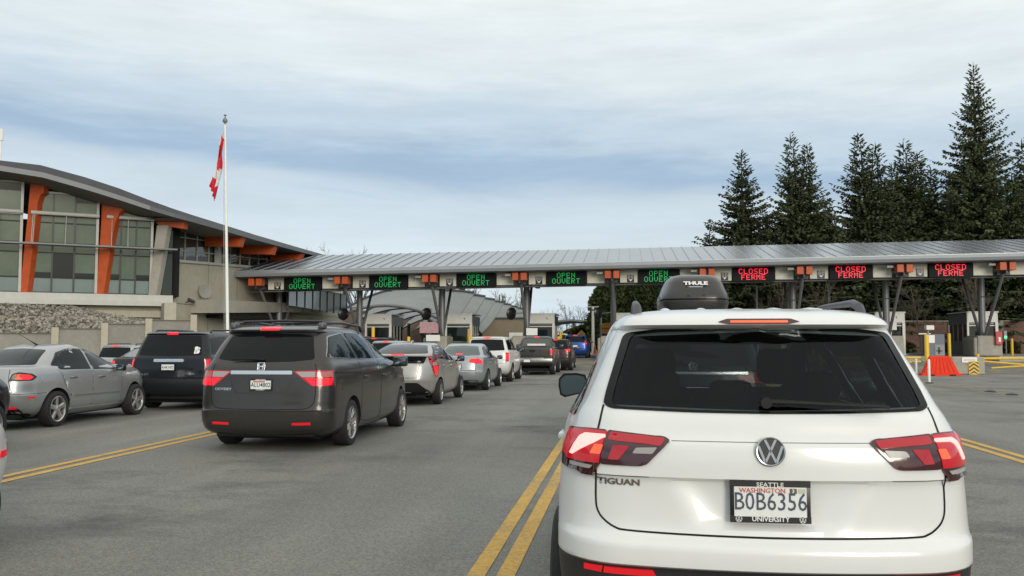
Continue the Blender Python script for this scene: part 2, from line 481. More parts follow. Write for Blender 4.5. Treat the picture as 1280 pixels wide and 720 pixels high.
class Car: pass
def finish_body(car, name, mp, arches, arch_r, x_in, clad=None, clad_mat=None, clad_name='lower_cladding', cuts=None, liner=None):
    """cut wheel arches; split the cladding off as a part; arches = list of y"""
    b = car.body
    me = bpy.data.meshes.new(name); me.from_pydata([tuple(v) for v in b.V], [], b.faces)
    me.materials.append(mp); me.materials.append(M_dark)
    bm = bmesh.new(); bm.from_mesh(me); bmesh.ops.recalc_face_normals(bm, faces=bm.faces); bm.to_mesh(me); bm.free()
    o = bpy.data.objects.new(name, me); C.objects.link(o)
    cut = bmesh.new()
    for y in arches:
        for sx in (1, -1):
            mtx = Matrix.Translation((sx*(x_in+.6), y, car.wr)) @ Matrix.Rotation(R(90), 4, 'Y')
            bmesh.ops.create_cone(cut, cap_ends=True, segments=48, radius1=arch_r, radius2=arch_r, depth=1.2, matrix=mtx)
    cm = bpy.data.meshes.new('cutter'); cut.to_mesh(cm); cut.free()
    cm.materials.append(mp); cm.materials.append(M_dark)
    cm.polygons.foreach_set('material_index', [1]*len(cm.polygons))
    co = bpy.data.objects.new('cutter', cm); C.objects.link(co)
    md = o.modifiers.new('b', 'BOOLEAN'); md.operation = 'DIFFERENCE'; md.object = co; md.solver = 'EXACT'
    dg = bpy.context.evaluated_depsgraph_get(); dg.update()
    new = bpy.data.meshes.new_from_object(o.evaluated_get(dg)); o.modifiers.clear()
    bpy.data.objects.remove(co); bpy.data.meshes.remove(cm)
    o.data = new; bpy.data.meshes.remove(me); new.name = name
    if cuts:                                   # clean window openings: (plane axes, convex polygon, region test)
        bm = bmesh.new(); bm.from_mesh(new)
        for (ia, ib, poly, region) in cuts:
            a0, a1 = min(p[0] for p in poly)-.08, max(p[0] for p in poly)+.08; b0, b1 = min(p[1] for p in poly)-.08, max(p[1] for p in poly)+.08
            def near():
                out = []
                for f in bm.faces:
                    c = f.calc_center_median()
                    if a0 < c[ia] < a1 and b0 < c[ib] < b1 and region(c, f.normal): out.append(f)
                return out
            for i in range(len(poly)):
                p, q = poly[i], poly[(i+1) % len(poly)]
                co_ = [0,0,0]; co_[ia], co_[ib] = p; no_ = [0,0,0]; no_[ia], no_[ib] = q[1]-p[1], p[0]-q[0]
                fs_ = near(); g_ = list({e for f in fs_ for e in f.edges})+fs_+list({v for f in fs_ for v in f.verts})
                bmesh.ops.bisect_plane(bm, geom=g_, plane_co=co_, plane_no=no_, dist=1e-5)
            kill = [f for f in near() if inpoly(f.calc_center_median()[ia], f.calc_center_median()[ib], poly)]
            bmesh.ops.delete(bm, geom=kill, context='FACES')
        bm.to_mesh(new); bm.free()
    if clad is not None:
        bm = bmesh.new(); bm.from_mesh(new)
        low = [f for f in bm.faces if clad(f.calc_center_median()) and f.material_index == 0]
        bm2 = bm.copy(); idx = {f.index for f in low}
        bm.faces.ensure_lookup_table()
        bmesh.ops.delete(bm, geom=[f for f in bm.faces if f.index in idx], context='FACES'); bm.to_mesh(new); bm.free()
        bmesh.ops.delete(bm2, geom=[f for f in bm2.faces if f.index not in idx], context='FACES')
        m2 = bpy.data.meshes.new(clad_name); bm2.to_mesh(m2); bm2.free()
        m2.materials.append(clad_mat); shade(m2, 35); mobj(clad_name, m2, car.root)
    shade(new, 33)
    o.parent = car.root; car.shell = o
    if liner:
        md = o.modifiers.new('liner', 'SOLIDIFY'); md.thickness = .03; md.offset = -1; md.material_offset = 1; md.material_offset_rim = 1; md.use_rim = True
    return o

def mirror_part(car, loc, m_shell, size=(.10,.20,.15), glassm=None, sides=(1,-1), tilt=0):
    mb = MB(); mb.box((0,0,0), (size[1], size[0]*1.3, size[2]), ch=.035)
    arm = [(-.5*size[1], .02, -size[2]*.3), (-.5*size[1]-.10, .05, -size[2]*.55)]
    mb.tube(arm, .02, 8)
    me = mb.mesh('door_mirror', m_shell, True, 50)
    gb = MB(); gb.box((0, -size[0]*.66, 0), (size[1]*.84, .006, size[2]*.78), ch=.0025)
    gme = gb.mesh('mirror_glass', glassm or M_mirror, True, 50)
    for s in sides:
        o = mobj('door_mirror', me, car.root, (s*loc[0], loc[1], loc[2]))
        if s < 0: o.scale = (-1, 1, 1)
        mobj('mirror_glass', gme, o)
M_mirror = mat('mirror_silver', (.13,.17,.19), .16, 1)

def plate(car, loc, tilt=0, lines=None, frame=M_black, w=.305, h=.152):
    """licence plate facing the rear; lines = [(text,size,dx,dz,material,bold,sx)]"""
    mb = MB(); mb.box((0,0,0), (w+.02, .012, h+.02), ch=.004)
    o = mb.obj('license_plate', frame, car.root, loc, (R(tilt),0,0), True)
    p = MB(); p.box((0,-.0075,0), (w-.012, .004, h*.80), ch=.001); f = p.obj('plate_face', M_plate, o)
    if lines:
        for (s, sz, dx, dz, m, b, sx) in lines:
            text_flat('plate_lettering', s, sz, o, m, (dx, -.0105, dz), bold=b, sx=sx)
    return o
M_ink = mat('dark_blue_ink', (.02,.035,.06), .6)
M_ink_r = mat('red_ink', (.55,.08,.05), .6)
M_ink_w = mat('white_ink', (.75,.75,.74), .5)
M_ink_k = mat('plate_frame_black', (.012,.012,.013), .35)

def side_windows(car, wins, m, trim=None, trim_w=.022, name='side_window', sides=('right','left')):
    for view in sides:
        for w in wins:
            pw = rounded(w, .035)
            if trim is not None:
                c = Vector((sum(p[0] for p in w)/len(w), sum(p[1] for p in w)/len(w)))
                big = []
                for p in w:
                    d = Vector(p)-c; big.append(tuple(Vector(p)+d.normalized()*trim_w))
                g = patch(car, name, view, pw, m, off=.005, th=.008, grid=.09)
                patch(car, 'window_trim', view, rounded(big, .04), trim, off=.0025, th=.006, grid=.09, parent=g)
            else:
                patch(car, name, view, pw, m, off=.005, th=.008, grid=.09)
def roof_rails(car, x, y0, y1, z, m, h=.045, r=.016):
    for s in (1, -1):
        mb = MB()
        mb.tube([(s*x, y0, z), (s*x, y0+.05, z+h), (s*x, (y0+y1)/2, z+h+.01), (s*x, y1-.05, z+h), (s*x, y1, z)], [r*1.3, r, r*.9, r, r*1.3], 8)
        mb.obj('roof_rail', m, car.root, smooth=True, ang=60)
def doors(car, polys, m, hand, hm):
    for v, s in (('right',1),('left',-1)):
        for p, (y, z) in zip(polys, hand):
            d = patch(car, 'door', v, rounded(p, .05), m, off=.0025, th=.008, grid=.08)
            loc, n = car.body.cast(v, y, z); mb = MB(); mb.box((0,0,0), (.03, .20, .032), ch=.010)
            mb.obj('handle', hm, d, loc+n*.014, (0,0,0), True)
def handles(car, pts, m, sides=(1,-1)):
    for s in sides:
        for (y, z) in pts:
            loc, n = car.body.cast('right' if s > 0 else 'left', y, z)
            mb = MB(); mb.box((0,0,0), (.03, .20, .032), ch=.010)
            mb.obj('door_handle', m, car.root, loc+n*.012, (0,0,0), True)
# ------------------------------------------------------------------ ground, road, markings
def gz(x, y):
    z = 0.45*min(max((y-49)/11, 0), 1)
    if x < -14: z -= min((-14-x)*.04, .5)*(1-min(max((y-48)/8, 0), 1))
    return z
def add_node_mix(m): pass
def asphalt():
    m = bpy.data.materials.new('asphalt'); m.use_nodes = True; t = m.node_tree; p = t.nodes['Principled BSDF']; p.inputs['Roughness'].default_value = .82
    g = t.nodes.new('ShaderNodeTexCoord')
    def noise(sc, det=6, rough=.6, vec=None):
        n = t.nodes.new('ShaderNodeTexNoise'); n.inputs['Scale'].default_value = sc; n.inputs['Detail'].default_value = det; n.inputs['Roughness'].default_value = rough
        t.links.new(vec or g.outputs['Object'], n.inputs['Vector']); return n.outputs['Fac']
    def mr(v, a, b, c, d):
        r = t.nodes.new('ShaderNodeMapRange'); r.inputs['From Min'].default_value = a; r.inputs['From Max'].default_value = b; r.inputs['To Min'].default_value = c; r.inputs['To Max'].default_value = d
        t.links.new(v, r.inputs['Value']); return r.outputs[0]
    def mul(a, b):
        k = t.nodes.new('ShaderNodeMath'); k.operation = 'MULTIPLY'; t.links.new(a, k.inputs[0]); t.links.new(b, k.inputs[1]); return k.outputs[0]
    st = t.nodes.new('ShaderNodeMapping'); st.inputs['Scale'].default_value = (1, .10, 1); t.links.new(g.outputs['Object'], st.inputs[0])
    pt = t.nodes.new('ShaderNodeMapping'); pt.inputs['Scale'].default_value = (.55, .8, 1); pt.inputs['Rotation'].default_value = (0, 0, R(28)); t.links.new(g.outputs['Object'], pt.inputs[0])
    big = mr(noise(.18, 5, .6), .3, .7, .86, 1.10)
    streak = mr(noise(.9, 4, .55, st.outputs[0]), .3, .7, .80, 1.14)
    patch_ = mr(noise(.9, 8, .72, pt.outputs[0]), .48, .63, 1.0, .46)
    gate_ = mr(noise(.11, 3, .5), .44, .56, 0, 1)
    def blob(cx, cy, rx, ry):
        mp_ = t.nodes.new('ShaderNodeMapping'); mp_.vector_type = 'TEXTURE'; mp_.inputs['Location'].default_value = (cx, cy, 0); mp_.inputs['Scale'].default_value = (rx, ry, 5); t.links.new(g.outputs['Object'], mp_.inputs[0])
        l_ = t.nodes.new('ShaderNodeVectorMath'); l_.operation = 'LENGTH'; t.links.new(mp_.outputs[0], l_.inputs[0]); return mr(l_.outputs['Value'], .35, 1.0, 1, 0)
    mxm = None
    for b_ in ((-4.3,8.4,1.5,3.4),(9.2,19.0,3.5,4.5),(-3.2,19,1.6,6),(2.2,9,1.2,5)):
        q_ = blob(*b_)
        if mxm is None: mxm = q_
        else:
            k_ = t.nodes.new('ShaderNodeMath'); k_.operation = 'MAXIMUM'; t.links.new(mxm, k_.inputs[0]); t.links.new(q_, k_.inputs[1]); mxm = k_.outputs[0]
    k_ = t.nodes.new('ShaderNodeMath'); k_.operation = 'MAXIMUM'; t.links.new(mxm, k_.inputs[0]); t.links.new(gate_, k_.inputs[1]); gate_ = k_.outputs[0]
    # dark stains only where the gate noise allows
    inv = t.nodes.new('ShaderNodeMix'); inv.data_type = 'FLOAT'; inv.inputs[2].default_value = 1.0
    t.links.new(gate_, inv.inputs[0]); t.links.new(patch_, inv.inputs[3])
    v = t.nodes.new('ShaderNodeTexVoronoi'); v.inputs['Scale'].default_value = 75; t.links.new(g.outputs['Object'], v.inputs['Vector'])
    sp = t.nodes.new('ShaderNodeSeparateColor'); t.links.new(v.outputs['Color'], sp.inputs[0])
    agg = mr(sp.outputs[0], 0, 1, .70, 1.30)
    fine = mr(noise(160, 3, .6), .3, .7, .72, 1.28)
    tot = mul(mul(mul(big, streak), inv.outputs[0]), mul(agg, fine))
    sc = t.nodes.new('ShaderNodeVectorMath'); sc.operation = 'SCALE'; sc.inputs[0].default_value = (.192, .191, .170)
    t.links.new(tot, sc.inputs['Scale']); t.links.new(sc.outputs[0], p.inputs['Base Color'])
    b = t.nodes.new('ShaderNodeBump'); b.inputs['Strength'].default_value = .35; b.inputs['Distance'].default_value = .006
    t.links.new(fine, b.inputs['Height']); t.links.new(b.outputs[0], p.inputs['Normal'])
    return m
M_asph = asphalt()
M_apron = mat('concrete_apron', (.24,.235,.21), .85, noise=[(.35,.14),(2.5,.10),(40,.10)])
M_grass = mat('verge_grass', (.055,.075,.025), .95, noise=[(.2,.3),(3,.35)])
def sheet(name, xs, ys, m, dz=0, label=None):
    vs = [(x, y, gz(x, y)+dz) for y in ys for x in xs]; n = len(xs)
    fs = [(j*n+i, j*n+i+1, (j+1)*n+i+1, (j+1)*n+i) for j in range(len(ys)-1) for i in range(n-1)]
    me = bpy.data.meshes.new(name); me.from_pydata(vs, [], fs); me.materials.append(m)
    o = mobj(name, me); tag(o, label, None, None, 'structure'); return o
YS = [-60,-20,-5,0,10,20,30,40,44,46,48,48.5,49,50,52,54,56,58,60,60.5,62,70,90,130,250,600,1800]
sheet('ground', [-1500,-400,-120,-60,-40,-27,-26.5,-24,-20,-17,-14,-10,0,10,30,60,120,400,1500], YS, M_grass, -.03)
sheet('road', [-36,-27,-26.5,-24,-20,-17,-14,-10,-6,0,6,12,20,30,48], [y for y in YS if -20 <= y <= 130], M_asph, 0)
sheet('apron', [-24,-20,-17,-14,-10,-6,0,6,12,20,27], [54.8,56,58,60,60.5,62,70,90], M_apron, .004)
M_line = mat('yellow_road_paint', (.58,.35,.065), .7, noise=[(2,.16),(25,.30),(140,.25)])
M_line2 = mat('faded_road_paint', (.30,.25,.13), .75, noise=[(1.5,.25),(30,.25)])
def worn(m, asph=(.16,.16,.14)):
    t = m.node_tree; p = t.nodes['Principled BSDF']; src = p.inputs['Base Color'].links[0].from_socket
    g = t.nodes.new('ShaderNodeTexCoord'); n = t.nodes.new('ShaderNodeTexNoise'); n.inputs['Scale'].default_value = 22; n.inputs['Detail'].default_value = 9; n.inputs['Roughness'].default_value = .78; t.links.new(g.outputs['Object'], n.inputs['Vector'])
    b_ = t.nodes.new('ShaderNodeTexNoise'); b_.inputs['Scale'].default_value = .7; t.links.new(g.outputs['Object'], b_.inputs['Vector'])
    a_ = t.nodes.new('ShaderNodeMath'); a_.operation = 'MULTIPLY_ADD'; a_.inputs[1].default_value = .45; t.links.new(b_.outputs['Fac'], a_.inputs[0]); t.links.new(n.outputs['Fac'], a_.inputs[2])
    r = t.nodes.new('ShaderNodeMapRange'); r.inputs['From Min'].default_value = .74; r.inputs['From Max'].default_value = .90; r.inputs['To Max'].default_value = .75; t.links.new(a_.outputs[0], r.inputs['Value'])
    mx_ = t.nodes.new('ShaderNodeMix'); mx_.data_type = 'RGBA'; mx_.inputs[7].default_value = (*asph,1); t.links.new(r.outputs[0], mx_.inputs[0]); t.links.new(src, mx_.inputs[6]); t.links.new(mx_.outputs[2], p.inputs['Base Color'])
worn(M_line); worn(M_line2)
def stripe(name, pts, w, m, dz=.005):
    """flat painted line following the ground through (x,y) points"""
    d = []
    for a, b in zip(pts[:-1], pts[1:]):
        k = max(1, int(math.hypot(b[0]-a[0], b[1]-a[1])/2))
        d += [(a[0]+(b[0]-a[0])*i/k, a[1]+(b[1]-a[1])*i/k) for i in range(k)]
    d.append(pts[-1]); vs = []
    for i, p in enumerate(d):
        q0, q1 = d[max(i-1,0)], d[min(i+1,len(d)-1)]; t = Vector((q1[0]-q0[0], q1[1]-q0[1])).normalized()
        for s in (1,-1):
            x, y = p[0]-t.y*s*w/2, p[1]+t.x*s*w/2; vs.append((x, y, gz(x, y)+dz))
    me = bpy.data.meshes.new(name); me.from_pydata(vs, [], [(2*i,2*i+1,2*i+3,2*i+2) for i in range(len(d)-1)]); me.materials.append(m)
    return tag(mobj(name, me), None, None, None, 'structure')
for x0, e in ((-.975,44),(-.785,44),(5.13,44),(4.91,44),(-6.93,44),(-6.69,44),(-12.85,44),(-12.62,44)):
    stripe('road_line', [(x0,-8),(x0,e)], .118, M_line)
stripe('road_line', [(11.05,20),(11.0,42)], .11, M_line2); stripe('road_line', [(10.72,20),(10.65,42)], .11, M_line2)
stripe('stop_bar', [(-6.2,54.6),(5,54.6)], .35, M_line, .008)
stripe('kerb_line', [(16.6,46.6),(30,49.5)], .30, mat('orange_kerb_paint',(.52,.25,.07),.7,noise=(2,.2)), .02)

# lane islands with kerbs
ISL = [-18.62,-12.72,-6.82,-.92,4.98,10.88,16.78,22.68]
mb = MB()
for x in ISL:
    mb.b2((x-.95,56.6,.30),(x+.95,74,.60), ch=.05)
for i, x in enumerate(ISL):
    k = MB(); k.box((0,0,.075), (1.9,17.4,.36), ch=.06)
    o = k.obj('kerb_island', M_conc, None, (x,65.3,.42)); tag(o, None, None, None, 'structure')

# ------------------------------------------------------------------ customs building on the left
M_wall = mat('beige_concrete', (.42,.39,.305), .85, noise=[(.5,.10),(4,.08)], bump=(20,.2,.01))
M_fascia = mat('grey_metal_fascia', (.15,.16,.17), .5, .3, noise=(1,.08))
M_roofd = mat('dark_roof_membrane', (.055,.056,.06), .7, noise=(1,.15))
M_soffit = mat('soffit_panel', (.13,.12,.105), .7, noise=(1,.12))
M_blind = mat('green_blind_glass', (.100,.140,.098), .10, coat=.3, noise=[(.35,.25),(1.6,.10)])
M_spandrel = mat('spandrel_glass', (.18,.235,.225), .14, coat=.4, noise=(.6,.12))
M_dglass = mat('dark_building_glass', (.012,.017,.015), .05)
M_gglass = mat('green_building_glass', (.035,.05,.035), .04, spec=.8)
M_mull = mat('dark_mullion', (.02,.021,.022), .4)
M_pale = mat('pale_metal', (.46,.46,.42), .5, noise=(2,.08))
bld = thing('customs_building', 'glass fronted beige building with orange fins under a long curved dark roof', 'building', (-28,46,0))
def bo(mbv, name, m, parent=bld, smooth=False):
    o = mbv.obj(name, m, parent, (-bld.location.x, -bld.location.y, 0) if parent is bld else (0,0,0), smooth=smooth); return o
dA = Vector((.81866,.57428,0)); nA = Vector((.57428,-.81866,0)); P0 = Vector((-32,42.4,0))
def A(u, w, z): p = P0+dA*u+nA*w; return Vector((p.x, p.y, z))
def lean(z): return .05*(z-4.1)            # glazing leans outwards
def boxA(m_, u0, u1, w0, w1, z0, z1, ln=False, mi=0):
    l0, l1 = (lean(z0), lean(z1)) if ln else (0, 0)
    vs = [A(u0,w0+l0,z0),A(u1,w0+l0,z0),A(u1,w1+l0,z0),A(u0,w1+l0,z0),A(u0,w0+l1,z1),A(u1,w0+l1,z1),A(u1,w1+l1,z1),A(u0,w1+l1,z1)]
    m_.add(vs, [(0,3,2,1),(4,5,6,7),(0,1,5,4),(1,2,6,5),(2,3,7,6),(3,0,4,7)], mi)
w = MB(); boxA(w, -9, 8.5, -6, .0, -.6, 3.45); boxA(w, 7.9, 8.5, 0, 2.0, -.6, 3.6); boxA(w, 3.0, 8.4, .0, .35, 2.85, 3.2); bo(w, 'plinth_wall', M_wall)
w = MB(); boxA(w, -9, 8.5, 0.001, .75, 3.46, 3.72); boxA(w, -9, 8.5, -.4, .55, 3.72, 4.06); bo(w, 'ledge', M_pale)
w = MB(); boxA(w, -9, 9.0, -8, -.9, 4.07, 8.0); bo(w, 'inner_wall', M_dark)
bays = [(-5.6,-2.5),(-2.1,1.05),(1.5,4.62),(5.08,7.35)]
for (u0, u1) in bays:
    top = float(np.interp(u1, [-5,0,2,5.5,8], [9.95,9.82,9.6,9.15,8.55])); g = MB(); fr = MB()
    rows_ = [(4.12,4.86,'s'),(4.9,5.16,'d'),(5.16,6.15,'b'),(6.2,6.66,'b2'),(6.72,7.72,'b'),(7.78,8.12,'b2'),(8.2,top-.4,'b'),(top-.4,top,'d2')]
    for ci in range(3):
        a = u0+(u1-u0)*ci/3; b = u0+(u1-u0)*(ci+1)/3
        for (z0, z1, kd) in rows_:
            mi = {'s':1,'d':2 if rng.random() < .75 else 0,'b':0,'b2':0,'d2':2 if rng.random() < .8 else 0}[kd]
            if kd == 'b' and z0 < 5.5 and rng.random() < .12: mi = 2
            boxA(g, a, b, -.06, 0, z0, z1, True, mi)
        for z in (4.88, 6.18, 6.69, 7.75, 8.16): boxA(fr, u0, u1, .005, .05, z-.03, z+.03, True)
    for ci in range(4):
        a = u0+(u1-u0)*ci/3; boxA(fr, a-.04, a+.04, .006, .075, 4.1, top, True)
    boxA(fr, u0, u1, .005, .06, 4.06, 4.14, True)
    o = bo(g, 'window', [M_blind, M_spandrel, M_dglass]); f_ = fr.obj('window_frame', M_mull, o)
    pt = MB(); boxA(pt, u1-.03, u1+.10, .0, .13, 4.1, top+.05, True); boxA(pt, u0, u1+.1, .0, .10, top, top+.10, True); pt.obj('window_trim', M_pale, o)
# sun shelves
w = MB(); 
for (u0, u1) in bays:
    w.tube([A(u0, lean(8.2)+.32, 8.2), A(u1+.1, lean(8.2)+.32, 8.2)], .10, 10)
bo(w, 'sunshade_pipe', M_pale, smooth=True)
w = MB(); boxA(w, -9, 8.6, .62, 1.25, 6.50, 6.58); bo(w, 'sun_shelf', M_fascia)
for uu in (.05, 1.55, 1.62, 3.1, 5.3, 6.1):
    w = MB(); w.tube([A(uu, 1.2, 6.55), A(uu+.05, lean(8.2)+.3, 8.15)], .018, 6); bo(w, 'shelf_rod', M_pale)
eX = Vector((1,0,0))
def fin(u, m, name, prof, th=.20):
    n = len(prof); mbx = MB(); o_ = A(u,0,0)
    vs = [Vector((o_.x+p[0], o_.y-th, p[1])) for p in prof]+[Vector((o_.x+p[0], o_.y+th, p[1])) for p in prof]
    mbx.add(vs, [tuple(range(n)), tuple(range(2*n-1,n-1,-1))]+[(i,i+n,(i+1)%n+n,(i+1)%n) for i in range(n)])
    bo(mbx, name, m)
fin(-2.2, M_orange, 'orange_fin', [(-.1,4.08),(.34,4.08),(.78,8.6),(.85,9.9),(.2,9.9)])
fin(1.30, M_orange, 'orange_fin', [(-.1,4.08),(.32,4.08),(.66,7.6),(.74,8.7),(.86,9.10),(1.06,9.22),(1.06,9.66),(.30,9.72),(.20,8.0)])
fin(4.87, M_orange, 'orange_fin', [(-.1,4.08),(.34,4.08),(.76,7.2),(.90,7.9),(1.12,8.42),(1.42,8.70),(1.78,8.80),(1.78,9.18),(.10,9.34),(.10,8.0)])
fin(7.45, M_conc, 'concrete_fin', [(-.05,4.08),(.40,4.08),(1.0,7.9),(.35,7.9)], .22)
fin(7.75, M_orange, 'roof_bracket', [(-.2,8.30),(.1,7.95),(1.55,7.72),(1.62,8.15),(1.3,8.36)], .24)
# right-hand block: concrete base, window band
XB = -25.8
zb = lambda y: float(np.interp(y, [48.9,63.4,80], [6.10,6.80,7.2]))
def strip_yz(m_, x0, x1, y0, y1, d0, d1):      # band whose lower/upper edges follow the sill line
    m_.prism([(y0,zb(y0)+d0),(y1,zb(y1)+d0),(y1,zb(y1)+d1),(y0,zb(y0)+d1)], 'x', x0, x1)
w = MB(); w.prism([(48.9,-.5),(80,-.5),(80,zb(80)),(63.4,zb(63.4)),(48.9,zb(48.9))], 'x', -34, XB); bo(w, 'block_wall', M_wall)
w = MB()
for z in (3.72,): w.b2((XB-.01,49.0,z),(XB+.014,80,z+.04))
for y in (53.2,57.4,60.8): w.b2((XB-.01,y,-.4),(XB+.012,y+.03,zb(y)-.03))
bo(w, 'wall_joint', mat('joint_grey',(.16,.15,.125),.9))  # joints in their own darker grey
w = MB(); w.b2((XB-.06,48.8,-.4),(XB+.10,49.12,6.05), ch=.02); bo(w, 'corner_pilaster', M_wall)
w = MB(); strip_yz(w, XB-.3, XB+.12, 48.85, 63.4, .004, .14); strip_yz(w, XB-.3, XB+.12, 63.401, 80, .004, .14); bo(w, 'sill_band', M_pale)
w = MB(); w.prism([(49.2,zb(49.2)+.14),(63.4,zb(63.4)+.14),(80,zb(80)+.14),(80,8.3),(49.2,8.3)], 'x', XB-.5, XB-.35); bo(w, 'window_band', M_gglass)
w = MB()
for i in range(20):
    y = 49.2+i*1.55; w.b2((XB-.35,y,zb(y)+.14),(XB-.29,y+.07,8.3))
for d in (.145,.72,1.5):
    strip_yz(w, XB-.345, XB-.295, 49.2, 63.4, d, d+.06)
    if d < 1: strip_yz(w, XB-.345, XB-.295, 63.401, 79, d, d+.06)
bo(w, 'window_frame', M_pale)
w = MB(); w.tube([(XB+.02,49.05,5.7),(XB+.02,49.05,8.2)], .11, 10); bo(w, 'pilaster', M_pale, smooth=True)
w = MB(); w.b2((XB-.28,54.6,zb(54.6)+.15),(XB-.05,55.1,8.2)); bo(w, 'mullion_post', M_pale)
w = MB(); boxA(w, 7.95, 8.5, -.1, .02, 4.1, 7.9); bo(w, 'window_pane', mat('deep_green_glass',(.020,.032,.024),.06))
for y in (53.4, 58.6, 63.8):
    w = MB(); w.prism([(XB-.3,8.02),(XB-.2,7.5),(XB+2.0,7.42),(XB+2.2,8.0)], 'y', y-.3, y+.3); bo(w, 'roof_bracket', M_orange)
# roof: eave line in plan, lower z
eave = [A(-9,2.6,0), A(-4,2.6,0), A(0,2.6,0), A(2,2.6,0), A(4,2.6,0), A(5.6,2.6,0), A(7.0,2.6,0), Vector((-24.0,45.4,0)), Vector((-23.5,46.8,0)), Vector((-23.4,49,0)), Vector((-23.4,55,0)), Vector((-23.4,62,0)), Vector((-23.4,70,0))]
ez = [9.95,9.97,9.90,9.71,9.24,8.82,8.42,8.18,8.05,8.02,7.99,8.02,8.08]
inn = [p+Vector((-9,7,0)) if i < 7 else p+Vector((-12,3,0)) for i, p in enumerate(eave)]
def strip(name, rowsv, m):
    n = len(eave); vs = [v for r_ in rowsv for v in r_]; fs = []
    for r_ in range(len(rowsv)-1): fs += [(r_*n+i, r_*n+i+1, (r_+1)*n+i+1, (r_+1)*n+i) for i in range(n-1)]
    q = MB(); q.add(vs, fs); bo(q, name, m)
lo = [Vector((p.x,p.y,z)) for p, z in zip(eave, ez)]
th1 = [.26]*5+[.24,.22,.2,.2,.2,.2,.2,.2]; th2 = [.55,.55,.55,.66,.70,.68,.60,.52,.46,.44,.40,.36,.30]
m1 = [v+Vector((0,0,a)) for v, a in zip(lo, th1)]; m2_ = [v+Vector((-.25,.12,a)) for v, a in zip(lo, th2)]
back = [Vector((q.x,q.y,z+1.1)) for q, z in zip(inn, ez)]; backl = [Vector((q.x,q.y,z+.1)) for q, z in zip(inn, ez)]
strip('roof', [m1, m2_, back], M_roofd); strip('roof_fascia', [lo, m1], M_fascia); strip('soffit', [lo, backl], M_soffit)
# ramp slab with glass rail, lamps
w = MB(); w.prism([(51.0,3.24),(51.0,4.03),(68,4.48),(68,3.85)], 'x', XB+.003, -24.4); bo(w, 'entrance_slab', M_conc)
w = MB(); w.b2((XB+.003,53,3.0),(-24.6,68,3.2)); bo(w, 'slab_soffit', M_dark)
w = MB(); w.b2((XB+.012,60.2,.2),(XB+.05,68,2.75)); bo(w, 'entrance_opening', M_dglass)
w = MB(); w.b2((XB+.01,59.9,.2),(XB+.09,60.2,2.85)); w.b2((XB+.01,60.203,2.75),(XB+.09,68,2.85)); bo(w, 'entrance_frame', M_pale)
M_bluegl = mat('blue_glass_rail', (.16,.26,.28), .15, coat=.5, noise=(1,.1))
w = MB(); w.prism([(62.2,4.15),(62.2,5.55),(76,5.6),(76,3.9)], 'x', -24.15, -24.10); o = bo(w, 'rail_glass', M_bluegl)
w = MB()
for i in range(9): w.b2((-24.20,62.2+i*1.7,3.9),(-24.05,62.27+i*1.7,5.62))
w.b2((-24.17,62.2,5.56),(-24.08,76,5.63)); w.obj('rail_post', M_steel, o)
dish = thing('satellite_dish', 'small pale satellite dish on the beige wall left of the flagpole base', 'dish', (XB,52.2,3.95))
q = MB(); q.lathe([(0,.0),(.03,.2),(.10,.42),(.12,.42),(.05,.2),(.02,0)], 24, 'x'); q.obj('reflector', mat('dish_grey',(.27,.26,.235),.6), dish, (.25,0,.62), (0,R(-8),R(-35)), True)
q = MB(); q.tube([(0,0,0),(.2,0,.1),(.28,0,.6)], .03, 8); q.box((.12,-.1,-.05),(.25,.2,.22)); q.obj('bracket', M_steel, dish)
cam_h = MB(); cam_h.tube([(0,0,0),(.35,0,.08)], .03, 8); cam_h.tube([(.3,-.28,.16),(.45,.10,.02)], .10, 10); o = cam_h.obj('wall_lamp', M_steel_d, None, (XB+.01,50.4,3.85), smooth=True); tag(o, 'dark bullet shaped lamp on the beige wall above the ramp slab', 'lamp')
# white mast on the roof far left
mast = MB(); mast.tube([(0,0,0),(0,0,1.9)], .04, 8); mast.b2((-.09,-.05,1.3),(.12,.05,1.85))
o = mast.obj('roof_mast', M_white, None, tuple(A(.06,1.0,10.4))); tag(o, 'thin white mast standing on the dark roof at the left edge', 'mast')

# retaining wall with pilasters, rock bank
ret = thing('retaining_wall', 'low stepped concrete retaining wall with pale pilasters below the rock bank', 'wall', (-28,40,-.5))
def W(u, wv, z): return A(u, 3.5+wv, z)
def boxW(m_, u0, u1, w0, w1, z0, z1):
    vs = [W(u0,w0,z0),W(u1,w0,z0),W(u1,w1,z0),W(u0,w1,z0),W(u0,w0,z1),W(u1,w0,z1),W(u1,w1,z1),W(u0,w1,z1)]
    m_.add(vs, [(0,3,2,1),(4,5,6,7),(0,1,5,4),(1,2,6,5),(2,3,7,6),(3,0,4,7)])
us = [-8,-4.2,-.6,2.76,4.97,7.02,9.2]; zt = [1.45,1.65,1.90,2.14,2.38,2.60]
for i in range(6):
    w = MB(); boxW(w, us[i]+.1, us[i+1]-.1, -.2, .0, -.7, zt[i]); w.obj('wall_panel', M_conc_d, ret, (-ret.location.x,-ret.location.y,-ret.location.z))
    w = MB(); boxW(w, us[i]+.1, us[i+1]-.1, -.26, .05, zt[i]+.002, zt[i]+.05); w.obj('coping', mat('coping_dark',(.13,.125,.11),.9), ret, (-ret.location.x,-ret.location.y,-ret.location.z))
    w = MB(); boxW(w, us[i+1]-.2, us[i+1]+.12, -.28, .14, -.7, zt[i]+.33); w.obj('pilaster', mat('pale_pilaster',(.44,.40,.31),.85,noise=(3,.08)), ret, (-ret.location.x,-ret.location.y,-ret.location.z))
M_rock = bpy.data.materials.new('broken_rock'); M_rock.use_nodes = True
t = M_rock.node_tree; p = t.nodes['Principled BSDF']; p.inputs['Roughness'].default_value = .9
